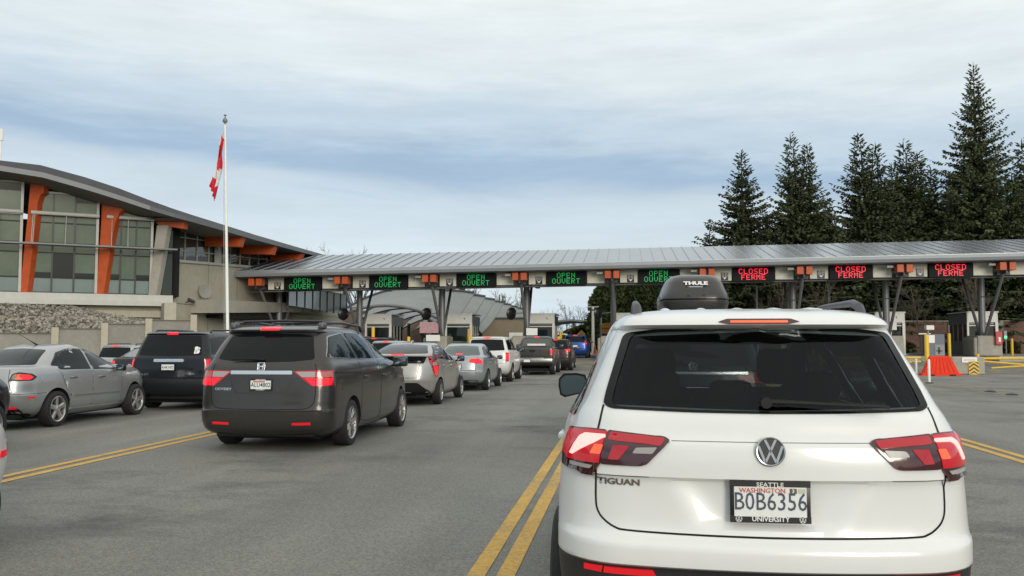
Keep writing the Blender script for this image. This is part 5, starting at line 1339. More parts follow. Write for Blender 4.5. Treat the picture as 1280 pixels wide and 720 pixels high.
for sgn in (1, -1):
    o = patch(car, 'bumper_reflector', 'rear', [(sgn*a, b) for a, b in [(.735,.590),(.66,.592),(.665,.566),(.735,.566)]], M_redlit if 0 else M_refl, off=.006, grid=.04)
    patch(car, 'bumper_reflector', 'rear', [(sgn*a, b) for a, b in [(.652,.592),(.46,.592),(.445,.568),(.655,.566)]], M_refl, off=.006, grid=.04)
M_fog = M_redlit
# roundel
def roundel(parent, loc, r, m_ring, m_back, rot=(R(90),0,0), sub='badge_mark'):
    b = MB(); b.lathe([(0,0),(0,r),(-.004,r*.995),(-.010,r*.97),(-.010,0)], 40, 'z')
    bo = b.obj('badge', m_back, parent, loc, rot, True, 40)
    t = MB(); t.lathe([(.0005,r*.86),(.0035,r*.89),(.004,r*.95),(.002,r),(-.003,r*1.01)], 48, 'z')
    def bar(x0, y0, x1, y1, w):
        d = Vector((x1-x0, y1-y0)); n = Vector((-d.y, d.x)).normalized()*w*r/2
        vs = [(x0*r+n.x, y0*r+n.y, .001), (x0*r-n.x, y0*r-n.y, .001), (x1*r-n.x, y1*r-n.y, .001), (x1*r+n.x, y1*r+n.y, .001)]
        vs += [(a, b_, .0035) for a, b_, c in vs]
        t.add(vs, [(0,1,2,3),(4,5,6,7),(0,1,5,4),(1,2,6,5),(2,3,7,6),(3,0,4,7)])
    for s in (1, -1):
        bar(s*.36,.80, s*.02,.10,.17)          # upper strokes
        bar(s*.80,.38, s*.37,-.76,.17)         # outer strokes of the lower letter
        bar(s*.37,-.76, s*.0,.0,.16)
    t.obj(sub, m_ring, bo, smooth=True, ang=40)
    return bo
loc, n = car.body.cast('rear', 0, 1.070)
roundel(car.root, loc+n*.011, .057, mat('badge_chrome',(.42,.43,.44),.14,1), M_ink_k, (R(84),0,0))
text_on(car, 'model_lettering', 'TIGUAN', .036, -.592, .930, M_chrome_d, off=.004, bold=.0012, sx=1.28)
# number plate in its frame
pl = plate(car, (0,.050,.872), -2, None, M_ink_k, .29, .145)
for nm, s, sz, dx, dz, m, b, sx in (('plate_lettering','B0B6356',.098,0,-.002,mat('plate_blue_ink',(.05,.07,.10),.6),.0002,.80),('plate_lettering','WASHINGTON',.026,-.030,.043,M_ink_r,.0004,1.0),
        ('frame_lettering','SEATTLE',.024,0,.066,M_ink_w,.0004,1.15),('frame_lettering','UNIVERSITY',.027,0,-.067,M_ink_w,.0006,1.0)):
    text_flat(nm, s, sz, pl, m, (dx,-.0112,dz), bold=b, sx=sx)
mb = MB(); mb.b2((-.155,-.0092,.058),(.155,-.0062,.0815)); mb.b2((-.155,-.0092,-.0815),(.155,-.0062,-.054)); mb.obj('frame_band', M_ink_k, pl)
for s in (1,-1): roundel(pl, (s*.122,-.0095,-.067), .013, M_ink_w, M_ink_k, (R(90),0,0), 'frame_mark')
mb = MB(); mb.b2((.075,-.0102,.033),(.102,-.0092,.053)); o = mb.obj('month_sticker', mat('sticker_brown',(.12,.09,.06),.6), pl)
text_flat('sticker_digit', '3', .019, o, M_ink_w, (.0885,-.0106,.043), bold=.0006)
mb = MB(); mb.b2((.106,-.0102,.034),(.135,-.0092,.052)); mb.obj('year_sticker', mat('sticker_pale',(.50,.55,.40),.6), pl)
# wiper
mb = MB(); mb.tube([(-.01,.082,1.262),(.15,.078,1.257),(.47,.088,1.243)], [.012,.009,.006], 8); mb.tube([(.06,.087,1.262),(.27,.088,1.256),(.46,.100,1.250)], .005, 6)
mb.lathe([(0,0),(0,.022),(.03,.024),(.03,0)], 16, 'y', (-.005,.060,1.258))
mb.obj('rear_wiper', M_black, car.root, smooth=True, ang=50)
# roof rails, mirrors, wheels, antenna
M_rail = mat('rail_silver', (.07,.073,.08), .42, .5)
for s in (1,-1):
    mb = MB(); zr = 1.610
    mb.tube([(s*.505,.60,zr-.01),(s*.507,.67,zr+.05),(s*.512,.80,zr+.075),(s*.52,1.5,zr+.084),(s*.52,2.1,zr+.05),(s*.515,2.28,zr-.03)], [.022,.022,.018,.012,.012,.014], 12)
    mb.obj('roof_rail', M_rail, car.root, smooth=True, ang=60)
for k in range(5):                                         # raised ribs pressed into the roof
    mb = MB(); x = -.36+k*.18
    mb.tube([(x,.66,1.600),(x,.80,1.628),(x,1.05,1.640),(x,1.6,1.642),(x,2.0,1.61)], [.02,.032,.036,.036,.02], 14)
    o = mb.obj('roof_rib', P_white, car.root, smooth=True, ang=80)
mirror_part(car, (1.02, 2.62, 1.18), P_white, (.13,.24,.17), sides=(1,))
add_wheels(car, [.94, 3.62], .345, .225, .235, 5, M_alloy, .915)
# the left mirror: bigger housing seen beyond the pillar, glass facing back
def big_mirror(sx):
    mb = MB(); prof = [(0,.012),(.02,.09),(.10,.105),(.21,.10),(.25,.06),(.255,.0),(.24,-.075),(.20,-.095),(.03,-.055),(0,-.02)]
    n = len(prof); vs = [(sx*(p[0]), 0, p[1]) for p in prof] + [(sx*(p[0]*.9+.012), .10, p[1]*.85) for p in prof] + [(sx*(p[0]*.55+.06), .16, p[1]*.4) for p in prof]
    fs = [tuple(range(n)), tuple(range(3*n-1, 2*n-1, -1))]
    for r_ in range(2): fs += [(r_*n+i, r_*n+(i+1)%n, r_*n+n+(i+1)%n, r_*n+n+i) for i in range(n)]
    mb.add(vs, fs); mb.tube([(sx*.03,.06,-.03),(-sx*.03,.08,-.09),(-sx*.08,.10,-.11)], .028, 8)
    o = mb.obj('door_mirror', M_black if sx < 0 else P_white, car.root, (sx*.825, 2.62, 1.20), smooth=True, ang=50); o.scale = (.80,.9,.84)
    g = MB(); inn = [(sx*(p[0]*.88+.014), -.004, p[1]*.84) for p in prof]; out = [(p[0], .004, p[2]) for p in inn]
    g.add(inn+out, [tuple(range(n)), tuple(range(2*n-1, n-1, -1))]+[(i, (i+1)%n, n+(i+1)%n, n+i) for i in range(n)])
    g.obj('mirror_glass', M_mirror, o)
big_mirror(-1)
handles(car, [(1.30,1.00),(2.28,.99)], P_white)
# ------------------------------------------------------------------ the other vehicles
def start(label, x, y, rot=0.0, yc=1.3, name='parked_car', cat='car', group='cars queueing at the canopy', z=None):
    c = Car(); c.root = thing(name, label, cat, (x, y, gz(x, y+1.5) if z is None else z), rot, group); return c
def lamps(car, outline, base, subs, name='tail_lamp', off=.008, sides=(1,-1), grid=.05):
    for s in sides:
        A_ = lambda pts: [(s*a, z) for a, z in car.body.ang(pts)]
        o = patch(car, name, 'wrap', rounded(A_(outline), .02), base, off=off, th=.025, grid=grid)
        for (nm, pts, m, rd) in subs: patch(car, nm, 'wrap', rounded(A_(pts), rd), m, off=off+.003, th=.004, grid=grid, parent=o)
def dlo(car, wins, m=None, trim=None, tw=.03, name='side_window'):
    side_windows(car, wins, m or M_glass2, trim or M_ink_k, tw)
def rear_glass(car, poly, m=None, border=.03):
    c = shr(poly, 1.0); big = []
    cx = sum(p[0] for p in poly)/len(poly); cz = sum(p[1] for p in poly)/len(poly)
    g = patch(car, 'rear_window', 'rear', rounded(poly, .04), m or M_glass, off=.005, th=.01, grid=.07)
    return g
def windshield(car, poly): patch(car, 'windshield', 'front', rounded(poly, .05), M_glass2, off=.005, th=.01, grid=.1)
def front_face(car, hw, zl, zg):
    for s in (1,-1):
        A_ = [(s*.38,zl-.07),(s*hw*.80,zl-.05),(s*hw*.9,zl+.06),(s*.50,zl+.03)]
        patch(car, 'headlamp', 'front', rounded(A_, .02), M_clear, off=.006, th=.02, grid=.06)
    patch(car, 'grille', 'front', rounded([(-.42,zg),(.42,zg),(.46,zg+.16),(-.46,zg+.16)], .03), M_black, off=.006, th=.02, grid=.08)
def brake_bar(car, x, z, h=.012, w=.13, view='rear', m=None):
    patch(car, 'brake_light', view, rounded([(x-w,z-h),(x+w,z-h),(x+w,z+h),(x-w,z+h)], .006), m or M_redlit, off=.012, th=.02, grid=.05)
def side_seams(car, lines, w=.007):
    for v in ('right','left'): seam(car, [(v, l) for l in lines[:1]], w=w); [seam(car, [(v, l)], w=w) for l in lines[1:]]
def mirrors(car, x, y, z, m, size=(.10,.20,.15)): mirror_part(car, (x, y, z), m, size)
def std(car, nm, mp, arches, r, x_in, clad=None, clad_mat=None, clad_name='lower_bumper'):
    car.wr = r; finish_body(car, nm, mp, arches, r+.055, x_in, clad=clad, clad_mat=clad_mat or M_clad, clad_name=clad_name)
    L_ = car.body.ymax; q = MB(); q.b2((-x_in+.02,.42,.155),(x_in-.02,L_-.45,.30)); q.obj('floor_shade_box', M_dark, car.root)  # low dark box added to deepen the shadow under the car

# ---- grey minivan
P_taupe = paint('taupe_grey_paint', (.050,.048,.046), .40, .28, .08)
car = start('dark grey minivan with roof rails and lit tail lamps, nearest in the left lane', -4.98, 11.85)
rows = [(.19,.30,4.75,.84),(.25,.12,4.98,.94),(.33,.035,5.08,.985),(.45,.005,5.13,1.0),(.555,.0,5.15,1.0),(.575,.028,5.15,1.002),(.70,.045,5.12,1.004),(.88,.060,5.05,1.0),(1.0,.072,4.92,.988),(1.08,.085,4.72,.972),(1.15,.10,4.3,.950),(1.20,.12,3.95,.928),(1.24,.145,3.78,.905),(1.36,.22,3.5,.865),(1.50,.32,3.15,.815),(1.60,.40,2.88,.775),(1.635,.42,2.78,.76),(1.648,.36,2.74,.752),(1.675,.345,2.66,.735),(1.70,.42,2.52,.70),(1.725,.60,2.3,.62),(1.742,.95,2.05,.48),(1.748,1.2,1.85,.3)]
car.body = Body(rows, br=[(.2,.14),(1.1,.11),(1.7,.09)], rr=[(.2,.24),(1.0,.22),(1.3,.18),(1.75,.2)], tapr=.03, tapf=.10, dz=.03, n1=18, ns=36)
std(car, 'body', P_taupe, [1.08,4.08], .335, .72)
rear_glass(car, [(-.70,1.265),(-.60,1.585),(-.4,1.615),(0,1.625),(.4,1.615),(.60,1.585),(.70,1.265),(.4,1.235),(0,1.225),(-.4,1.235)], M_glass)
g_ = [(.36,1.30),(.62,1.575),(1.16,1.63),(1.46,1.26)], [(1.36,1.64),(2.32,1.635),(2.52,1.235),(1.62,1.255)], [(2.44,1.63),(2.78,1.58),(3.62,1.20),(2.62,1.235)]
side_windows(car, [[(.36,1.30),(.62,1.575),(1.16,1.63),(1.46,1.26)],[(1.30,1.64),(2.30,1.635),(2.52,1.235),(1.60,1.255)],[(2.42,1.63),(2.80,1.57),(3.60,1.20),(2.64,1.235)]], M_glass2, M_chrome_d, .028)
windshield(car, [(-.76,1.26),(-.62,1.62),(.62,1.62),(.76,1.26)])
lamps(car, [('r',.43,1.105),('r',.70,1.112),('s',.34,1.11),('s',.29,.905),('r',.86,.895),('r',.70,.898)], M_red, [('clear_lens',[('r',.47,1.094),('r',.735,1.096),('r',.735,1.020),('r',.565,1.020)],M_clear,.008),('lit_lens',[('r',.60,1.008),('r',.735,1.008),('r',.735,.910),('r',.71,.908)],M_redlit,.008),('lit_corner',[('r',.755,1.005),('s',.30,1.0),('s',.26,.915),('r',.755,.905)],M_redlit,.008),('upper_lens',[('r',.755,1.095),('s',.31,1.095),('s',.30,1.02),('r',.755,1.02)],mat('pink_lens',(.42,.12,.10),.2,coat=.8),.008)])
patch(car, 'chrome_bar', 'rear', rounded([(-.455,1.108),(.42,1.108),(.42,1.058),(-.455,1.058)], .008), M_chrome, off=.014, th=.03, grid=.05)
P_taupe_l = paint('taupe_recess_paint', (.085,.078,.070), .4, .34, .08)
brake_bar(car, 0, 1.688, .016, .14)
patch(car, 'spoiler_underside', 'rear', [(-.68,1.615),(.68,1.615),(.62,1.66),(-.62,1.66)], M_ink_k, off=.003, grid=.06)
seam(car, [('rear', catmull([(-.72,1.20),(-.745,1.11),(-.75,.90),(-.74,.72),(-.70,.635),(-.60,.592),(-.3,.585),(0,.584),(.3,.585),(.60,.592),(.70,.635),(.74,.72),(.75,.90),(.745,1.11),(.72,1.20)], 4))], w=.011)
seam(car, [('rear', catmull([(-.46,1.02),(-.42,.90),(-.38,.83),(-.30,.805),(.26,.805),(.34,.83),(.38,.90),(.43,1.02)], 4))], w=.012, m=mat('soft_shadow_grey',(.028,.026,.024),.5))  # shade round the plate recess drawn as a soft grey line
seam(car, [('rear', [(-.95,.562),(-.5,.562),(0,.562),(.5,.562),(.95,.562)])], w=.008)
for s in (1,-1): patch(car, 'bumper_reflector', 'rear', rounded([(s*.45,.405),(s*.70,.410),(s*.70,.375),(s*.45,.372)], .006), M_refl, off=.006, grid=.05)
pl = plate(car, (0,.05,.918), -3, None, M_ink_k, .30, .145)
for s, sz_, dz, m, b in (('ALU4802',.085,-.004,M_ink,.001),('KLEIN HONDA',.026,.066,M_ink_w,.0006),('OF EVERETT',.028,-.067,M_ink_w,.0006)): text_flat('plate_lettering', s, sz_, pl, m, (0,-.0112,dz), bold=b, sx=.85)
q = MB(); q.b2((-.155,-.0092,.055),(.155,-.0062,.0815)); q.b2((-.155,-.0092,-.0815),(.155,-.0062,-.054)); q.obj('frame_band', M_ink_k, pl)
q = MB(); q.b2((-.11,-.0105,.034),(.06,-.0094,.05)); q.obj('red_word', M_ink_r, pl)
def hbadge(car, x, z, s=1.0):
    loc, n = car.body.cast('rear', x, z); q = MB()
    for a, b in (((-.055,-.045),(-.045,.045)),((.045,-.045),(.055,.045))): q.b2((a[0]*s,-.006,a[1]*s),(b[0]*s,.004,b[1]*s), ch=.002)
    for zz in (-.05,.05): q.b2((-.05*s,-.006,(zz-.005)*s),(.05*s,.004,(zz+.005)*s), ch=.002)
    for sx in (-1,1): q.add([(sx*.018*s,-.007,-.04*s),(sx*.034*s,-.007,-.04*s),(sx*.040*s,-.007,.04*s),(sx*.024*s,-.007,.04*s)], [(0,1,2,3)])
    q.b2((-.026*s,-.008,-.008*s),(.026*s,-.004,.008*s)); q.obj('badge', M_chrome, car.root, loc+n*.004, (R(-12),0,0), fix=False)
hbadge(car, -.02, 1.165)
text_on(car, 'model_lettering', 'ODYSSEY', .045, -.56, .855, M_chrome, sx=1.35, bold=.001)
q = MB(); q.tube([(-.48,.135,1.265),(-.20,.12,1.272),(.02,.13,1.258)], [.008,.012,.016], 8); q.obj('rear_wiper', M_black, car.root, smooth=True)
M_railb = mat('rail_black', (.02,.02,.022), .35)
for s in (1,-1):
    q = MB(); q.tube([(s*.66,.62,1.70),(s*.66,.70,1.775),(s*.665,1.5,1.79),(s*.665,2.4,1.755),(s*.65,2.55,1.68)], [.04,.028,.02,.02,.03], 10); q.obj('roof_rail', M_railb, car.root, smooth=True, ang=60)
    q = MB(); q.box((s*.655,.66,1.735), (.085,.18,.09), ch=.025); q.obj('rail_foot', mat('rail_foot_grey',(.10,.11,.12),.4,.3), car.root, smooth=True, ang=50)
for y in (.95,2.15): q = MB(); q.tube([(-.66,y,1.80),(0,y,1.815),(.66,y,1.80)], .018, 8); q.obj('cross_bar', M_railb, car.root, smooth=True)
q = MB(); q.b2((-.38,2.14,1.79),(-.34,2.2,1.86)); q.obj('bar_tag', M_pale, car.root)
side_seams(car, [catmull([(1.52,1.24),(1.50,.95),(1.48,.60),(1.50,.34),(2.4,.30),(2.50,.5),(2.55,.9),(2.56,1.22)], 4), catmull([(2.56,1.22),(2.55,.8),(2.52,.3),(3.5,.30),(3.62,.55),(3.70,.9),(3.66,1.18)], 4)])
side_seams(car, [[(.36,1.075),(1.0,1.06),(1.52,1.045)]], .022)
doors(car, [[(1.53,1.21),(1.51,.95),(1.49,.60),(1.51,.34),(2.4,.32),(2.49,.5),(2.54,.9),(2.55,1.20)],[(2.57,1.20),(2.56,.8),(2.53,.33),(3.5,.33),(3.61,.55),(3.69,.9),(3.65,1.15)]], P_taupe, [(1.72,.98),(2.74,.97)], P_taupe); mirrors(car, 1.10, 3.42, 1.17, P_taupe, (.12,.24,.17))
for v in ('right',): patch(car, 'fuel_flap', v, rounded([(.60,.82),(.80,.82),(.80,.98),(.60,.98)], .03), P_taupe, off=.003, th=.006, grid=.06)
add_wheels(car, [1.08,4.08], .335, .225, .235, 7, M_alloy, .975, True)
front_face(car, .9, .78, .62)
q = MB(); q.b2((-.7,.22,.20),(.7,.9,.34)); q.obj('exhaust_shield', M_dark, car.root)

# ---- silver sedan
P_silver = paint('silver_paint', (.37,.38,.385), .55, .30, .05)
sedan_rows = [(.18,.34,4.05,.68),(.26,.14,4.30,.80),(.36,.05,4.42,.85),(.50,.005,4.47,.872),(.598,.0,4.48,.878),(.615,.02,4.48,.878),(.80,.055,4.44,.878),(.93,.085,4.28,.866),(.99,.105,4.05,.852),(1.045,.135,3.55,.825),(1.062,.20,3.35,.812),(1.085,.46,3.15,.795),(1.12,.55,3.05,.778),(1.22,.78,2.82,.730),(1.32,1.02,2.58,.678),(1.39,1.24,2.36,.630),(1.43,1.45,2.20,.580),(1.455,1.68,2.04,.49),(1.464,1.82,1.94,.35)]
car = start('silver sedan with five spoke alloy wheels in the second lane from the left', -10.96, 14.1)
car.body = Body(sedan_rows, br=[(.2,.16),(1.05,.16),(1.46,.1)], rr=[(.2,.32),(1.0,.34),(1.2,.22)], bf=[(1.0,.22),(1.12,.14)], rf=[(.2,.5),(.96,.46),(1.10,.18)], tapr=.07, tapf=.10, dz=.03, n1=18, ns=36)
std(car, 'body', P_silver, [1.0,3.64], .318, .62)
rear_glass(car, [(-.62,1.105),(-.46,1.36),(0,1.385),(.46,1.36),(.62,1.105),(0,1.095)], M_glass2)
dlo(car, [[(.98,1.10),(1.28,1.30),(1.60,1.36),(1.92,1.37),(1.98,1.005),(1.14,1.02)],[(2.04,1.37),(2.32,1.335),(2.98,1.02),(2.90,.985),(2.08,1.0)]])
windshield(car, [(-.68,1.06),(-.50,1.38),(.50,1.38),(.68,1.06)])
lamps(car, [('r',.52,.835),('r',.545,.955),('r',.62,.985),('s',.42,.955),('s',.50,.90),('s',.40,.84)], M_ink_k, [('clear_lens',[('r',.555,.865),('r',.565,.945),('r',.66,.955),('r',.67,.855)],mat('smoked_lens',(.20,.19,.16),.15,coat=1),.02),('amber_lens',[('r',.685,.86),('r',.68,.945),('s',.22,.945),('s',.18,.86)],M_amber,.015),('lit_lens',[('s',.20,.945),('s',.36,.94),('s',.43,.90),('s',.35,.855),('s',.18,.86)],M_redlit,.015)])
seam(car, [('rear', catmull([(-.50,1.03),(-.52,.85),(-.56,.70),(-.55,.635),(0,.63),(.55,.635),(.56,.70),(.52,.85),(.50,1.03)], 4))], w=.009)
seam(car, [('wrap', [(-.95,.615),(-.5,.612),(0,.612),(.5,.612),(.95,.615)])], w=.009)
patch(car, 'lower_bumper', 'rear', rounded([(-.72,.19),(-.64,.40),(.64,.40),(.72,.19)], .04), M_black, off=.006, th=.02, grid=.06)
for s in (1,-1):
    patch(car, 'bumper_reflector', 'right' if s > 0 else 'left', rounded([(.30,.565),(.45,.565),(.45,.535),(.30,.535)], .006), M_refl, off=.005, grid=.06)
    patch(car, 'fog_reflector', 'rear', rounded([(s*.50,.40),(s*.64,.40),(s*.64,.36),(s*.50,.36)], .006), M_refl, off=.012, grid=.06)
side_seams(car, [catmull([(1.06,1.02),(1.20,.75),(1.36,.60),(1.40,.30),(2.02,.27),(2.03,.7),(2.05,1.0)], 4), catmull([(2.05,1.0),(2.03,.6),(2.02,.27),(2.95,.27),(3.06,.5),(3.05,.98)], 4)])
for v in ('right','left'):
    patch(car, 'side_moulding', v, rounded([(1.46,.545),(2.98,.530),(2.98,.500),(1.46,.512)], .01), mat('silver_moulding',(.22,.225,.23),.4,.4), off=.010, grid=.1)
    patch(car, 'side_skirt', v, rounded([(1.42,.30),(3.10,.30),(3.14,.21),(1.38,.205)], .02), P_silver, off=.018, th=.03, grid=.1)
patch(car, 'fuel_flap', 'right', rounded([(.62,.80),(.78,.80),(.78,.92),(.62,.92)], .03), P_silver, off=.003, th=.006, grid=.06)
doors(car, [[(1.10,.985),(1.22,.75),(1.41,.58),(1.42,.31),(2.01,.28),(2.02,.7),(2.04,.975)],[(2.06,.975),(2.04,.6),(2.03,.28),(2.94,.28),(3.05,.5),(3.04,.955)]], P_silver, [(1.42,.86),(2.30,.845)], M_chrome_d); mirrors(car, .95, 2.86, 1.0, M_black, (.09,.18,.13))
add_wheels(car, [1.0,3.64], .318, .205, .225, 5, mat('alloy_bright',(.55,.54,.50),.28,.85), .868)
front_face(car, .82, .68, .48)
q = MB(); q.tube([(0,1.62,1.44),(-.02,1.45,1.52),(-.05,1.12,1.66)], [.02,.006,.003], 6); q.obj('antenna', M_black, car.root, smooth=True)
plate(car, (-.02,.045,.73), -3)
q = MB(); q.tube([(.42,.03,.22),(.42,.3,.22)], .035, 10); q.obj('tail_pipe', M_chrome_d, car.root, smooth=True)
q = MB(); q.b2((-.6,.15,.19),(.6,.9,.26)); q.obj('underside_box', M_dark, car.root)

# ---- navy SUV
P_navy = paint('navy_black_paint', (.007,.009,.013), .2, .28, .12)
suv_rows = [(.26,.34,4.35,.82),(.36,.14,4.60,.92),(.48,.04,4.70,.965),(.62,.0,4.76,.985),(.70,.0,4.77,.988),(.72,.05,4.77,.988),(.92,.06,4.74,.985),(1.06,.075,4.60,.972),(1.14,.085,4.2,.955),(1.17,.095,3.7,.94),(1.20,.11,3.45,.92),(1.40,.18,3.15,.86),(1.58,.26,2.85,.80),(1.66,.29,2.70,.765),(1.69,.26,2.62,.745),(1.715,.30,2.52,.70),(1.735,.5,2.3,.60),(1.745,.9,2.0,.42)]
car = start('dark navy SUV with chrome tailgate bar and white plate, left of the grey minivan', -10.05, 18.8)
car.body = Body(suv_rows, br=.09, rr=[(.2,.22),(1.2,.16),(1.75,.14)], tapr=.03, tapf=.08, dz=.04, n1=12, ns=28)
std(car, 'body', P_navy, [1.0,3.70], .365, .70, lambda c: c.z < .705, mat('navy_bumper',(.012,.014,.018),.5))
rear_glass(car, [(-.74,1.215),(-.64,1.64),(0,1.655),(.64,1.64),(.74,1.215),(0,1.195)])
dlo(car, [[(.42,1.24),(.50,1.58),(1.20,1.63),(1.28,1.23)],[(1.36,1.23),(1.32,1.63),(2.10,1.62),(2.16,1.22)],[(2.24,1.22),(2.20,1.61),(2.62,1.54),(3.20,1.22)]], M_glass)
windshield(car, [(-.78,1.24),(-.66,1.62),(.66,1.62),(.78,1.24)])
lamps(car, [('r',.80,1.135),('s',.26,1.14),('s',.24,.80),('r',.88,.80)], M_red, [('lit_lens',[('r',.85,1.10),('s',.20,1.10),('s',.18,.84),('r',.885,.84)],M_redlit,.02)])
patch(car, 'chrome_bar', 'rear', rounded([(-.33,1.13),(.36,1.13),(.36,1.065),(-.33,1.065)], .02), M_chrome, off=.02, th=.03, grid=.06)
hbadge(car, .0, 1.10, .62); brake_bar(car, 0, 1.69, .016, .13)
pl = plate(car, (.02,.045,.95), -3, [('AHK1472',.08,0,-.005,M_ink,.001,.85)]); 
seam(car, [('rear', [(-.80,1.15),(-.83,.73),(.83,.73),(.80,1.15)])], w=.012)
text_on(car, 'model_lettering', 'PILOT', .06, -.55, .79, M_chrome, sx=1.3); text_on(car, 'trim_lettering', 'EX-L', .05, .55, .81, M_chrome, sx=1.2)
loc, n = car.body.cast('rear', .60, 1.32); q = MB()
for (a, b, r_) in ((0,.03,.06),(.035,-.03,.05),(-.03,-.04,.045),(.055,.04,.03)): q.lathe([(0,0),(0,r_),(-.002,r_),(-.002,0)], 14, 'y', (a,0,b))
q.obj('window_sticker', M_white, car.root, loc+n*.008, (R(-20),0,0), fix=False)
roof_rails(car, .66, .75, 2.6, 1.715, M_railb, .055, .022); mirrors(car, 1.08, 3.05, 1.22, P_navy, (.12,.24,.18)); handles(car, [(1.52,1.02),(2.42,1.02)], P_navy)
add_wheels(car, [1.0,3.70], .365, .245, .22, 5, M_alloy, .965)
front_face(car, .85, .95, .78)
q = MB(); q.b2((-.72,.25,.24),(.72,1.0,.42)); q.obj('underside_box', M_dark, car.root); q = MB(); q.tube([(-.52,.05,.30),(-.52,.5,.32)], .035, 10); q.obj('tail_pipe', M_chrome_d, car.root)

# ---- silver hybrid hatchback
P_silver2 = paint('warm_silver_paint', (.40,.39,.37), .45, .30, .05)
car = start('silver hybrid hatchback with split rear glass and tall zigzag lamps', -5.36, 20.75)
rows = [(.18,.40,4.15,.68),(.26,.20,4.36,.80),(.34,.09,4.46,.85),(.54,.02,4.53,.872),(.60,.0,4.54,.876),(.72,.01,4.54,.878),(.90,.045,4.46,.872),(.98,.065,4.25,.862),(1.04,.085,3.9,.848),(1.15,.075,3.35,.80),(1.185,.055,3.2,.78),(1.20,.06,3.1,.77),(1.225,.14,3.0,.765),(1.30,.40,2.8,.725),(1.38,.74,2.55,.678),(1.44,1.08,2.30,.62),(1.475,1.42,2.10,.54),(1.490,1.64,1.96,.38)]
car.body = Body(rows, br=[(.2,.18),(1.2,.14)], rr=[(.2,.36),(1.0,.32),(1.3,.2)], tapr=.08, tapf=.10, dz=.035, n1=12, ns=28)
std(car, 'body', P_silver2, [.98,3.68], .305, .62)
rear_glass(car, [(-.66,1.235),(-.50,1.42),(0,1.45),(.50,1.42),(.66,1.235),(0,1.228)], M_glass2)
patch(car, 'lower_window', 'rear', rounded([(-.60,1.00),(-.66,1.165),(.66,1.165),(.60,1.00)], .02), M_glass, off=.004, grid=.07)
dlo(car, [[(.62,1.20),(1.15,1.38),(1.50,1.42),(1.52,1.08),(.95,1.12)],[(1.58,1.42),(2.0,1.43),(2.10,1.06),(1.62,1.08)],[(2.17,1.42),(2.38,1.39),(3.05,1.06),(2.25,1.05)]])
windshield(car, [(-.66,1.10),(-.52,1.42),(.52,1.42),(.66,1.10)])
lamps(car, [('r',.70,1.185),('r',.80,1.185),('r',.785,1.05),('r',.818,.95),('r',.818,.68),('r',.802,.67),('r',.775,.82),('r',.735,1.00)], M_red, [('clear_lens',[('r',.755,1.02),('r',.785,1.03),('r',.81,.95),('r',.765,.94)],M_clear,.01),('lit_lens',[('r',.772,.92),('r',.812,.93),('r',.813,.71),('r',.80,.71)],M_redlit,.01),('dark_base',[('r',.71,1.175),('r',.785,1.175),('r',.775,1.07),('r',.725,1.05)],mat('deep_red_lens',(.20,.01,.015),.15,coat=1),.01)], grid=.04)
brake_bar(car, 0, 1.205, .010, .16)
pl = plate(car, (-.02,.03,.80), -2); seam(car, [('rear', [(-.52,1.0),(-.46,.665),(.46,.665),(.52,1.0)])], w=.010)
patch(car, 'lower_bumper', 'rear', rounded([(-.84,.22),(-.48,.55),(.48,.55),(.84,.22)], .05), M_black, off=.006, th=.02, grid=.06)
mirrors(car, .97, 3.0, 1.07, M_black, (.09,.19,.14)); handles(car, [(1.3,.93),(2.2,.92)], P_silver2)
side_seams(car, [[(1.02,1.1),(1.34,.55),(1.38,.28),(2.08,.27),(2.14,1.05)], [(2.14,1.05),(2.08,.27),(3.0,.27),(3.1,1.02)]])
add_wheels(car, [.98,3.68], .305, .19, .20, 5, M_alloy, .868)
q = MB(); q.prism([(1.35,1.47),(1.55,1.545),(1.62,1.54),(1.64,1.475)], 'x', -.02, .02); q.obj('roof_fin', P_silver2, car.root); front_face(car, .8, .7, .45)
q = MB(); q.b2((-.6,.28,.18),(.6,.9,.26)); q.obj('underside_box', M_dark, car.root)

# ---- silver-blue sedan
P_bsilver = paint('blue_silver_paint', (.33,.355,.37), .5, .30, .05)
car = start('blue silver sedan with wedge tail lamps, between the hybrid and the white wagon', -5.2, 27.3)
car.body = Body(sedan_rows, br=.15, rr=[(.2,.32),(1.0,.34),(1.2,.2)], bf=[(1.0,.22),(1.12,.14)], rf=[(.2,.5),(.96,.46),(1.10,.18)], tapr=.07, tapf=.10, dz=.045, n1=10, ns=24)
std(car, 'body', P_bsilver, [1.0,3.68], .315, .62)
rear_glass(car, [(-.64,1.10),(-.48,1.37),(0,1.395),(.48,1.37),(.64,1.10),(0,1.09)], mat('teal_glass',(.05,.075,.075),.08))
dlo(car, [[(.98,1.10),(1.28,1.30),(1.60,1.36),(1.92,1.37),(1.98,1.005),(1.14,1.02)],[(2.04,1.37),(2.32,1.335),(2.98,1.02),(2.90,.985),(2.08,1.0)]])
windshield(car, [(-.68,1.06),(-.50,1.38),(.50,1.38),(.68,1.06)])
lamps(car, [('r',.36,.885),('r',.42,.985),('r',.66,1.0),('s',.36,.93),('s',.36,.83),('r',.80,.815)], M_redlit, [('lower_lens',[('r',.44,.90),('r',.62,.90),('r',.70,.84),('r',.48,.86)],M_refl,.01)])
brake_bar(car, 0, 1.12, .014, .11, m=M_redlit); pl = plate(car, (0,.045,.76), -2); seam(car, [('rear', [(-.62,1.03),(-.58,.64),(.58,.64),(.62,1.03)])], w=.010)
patch(car, 'lower_bumper', 'rear', rounded([(-.74,.20),(-.62,.34),(.62,.34),(.74,.20)], .04), M_black, off=.006, th=.02, grid=.08)
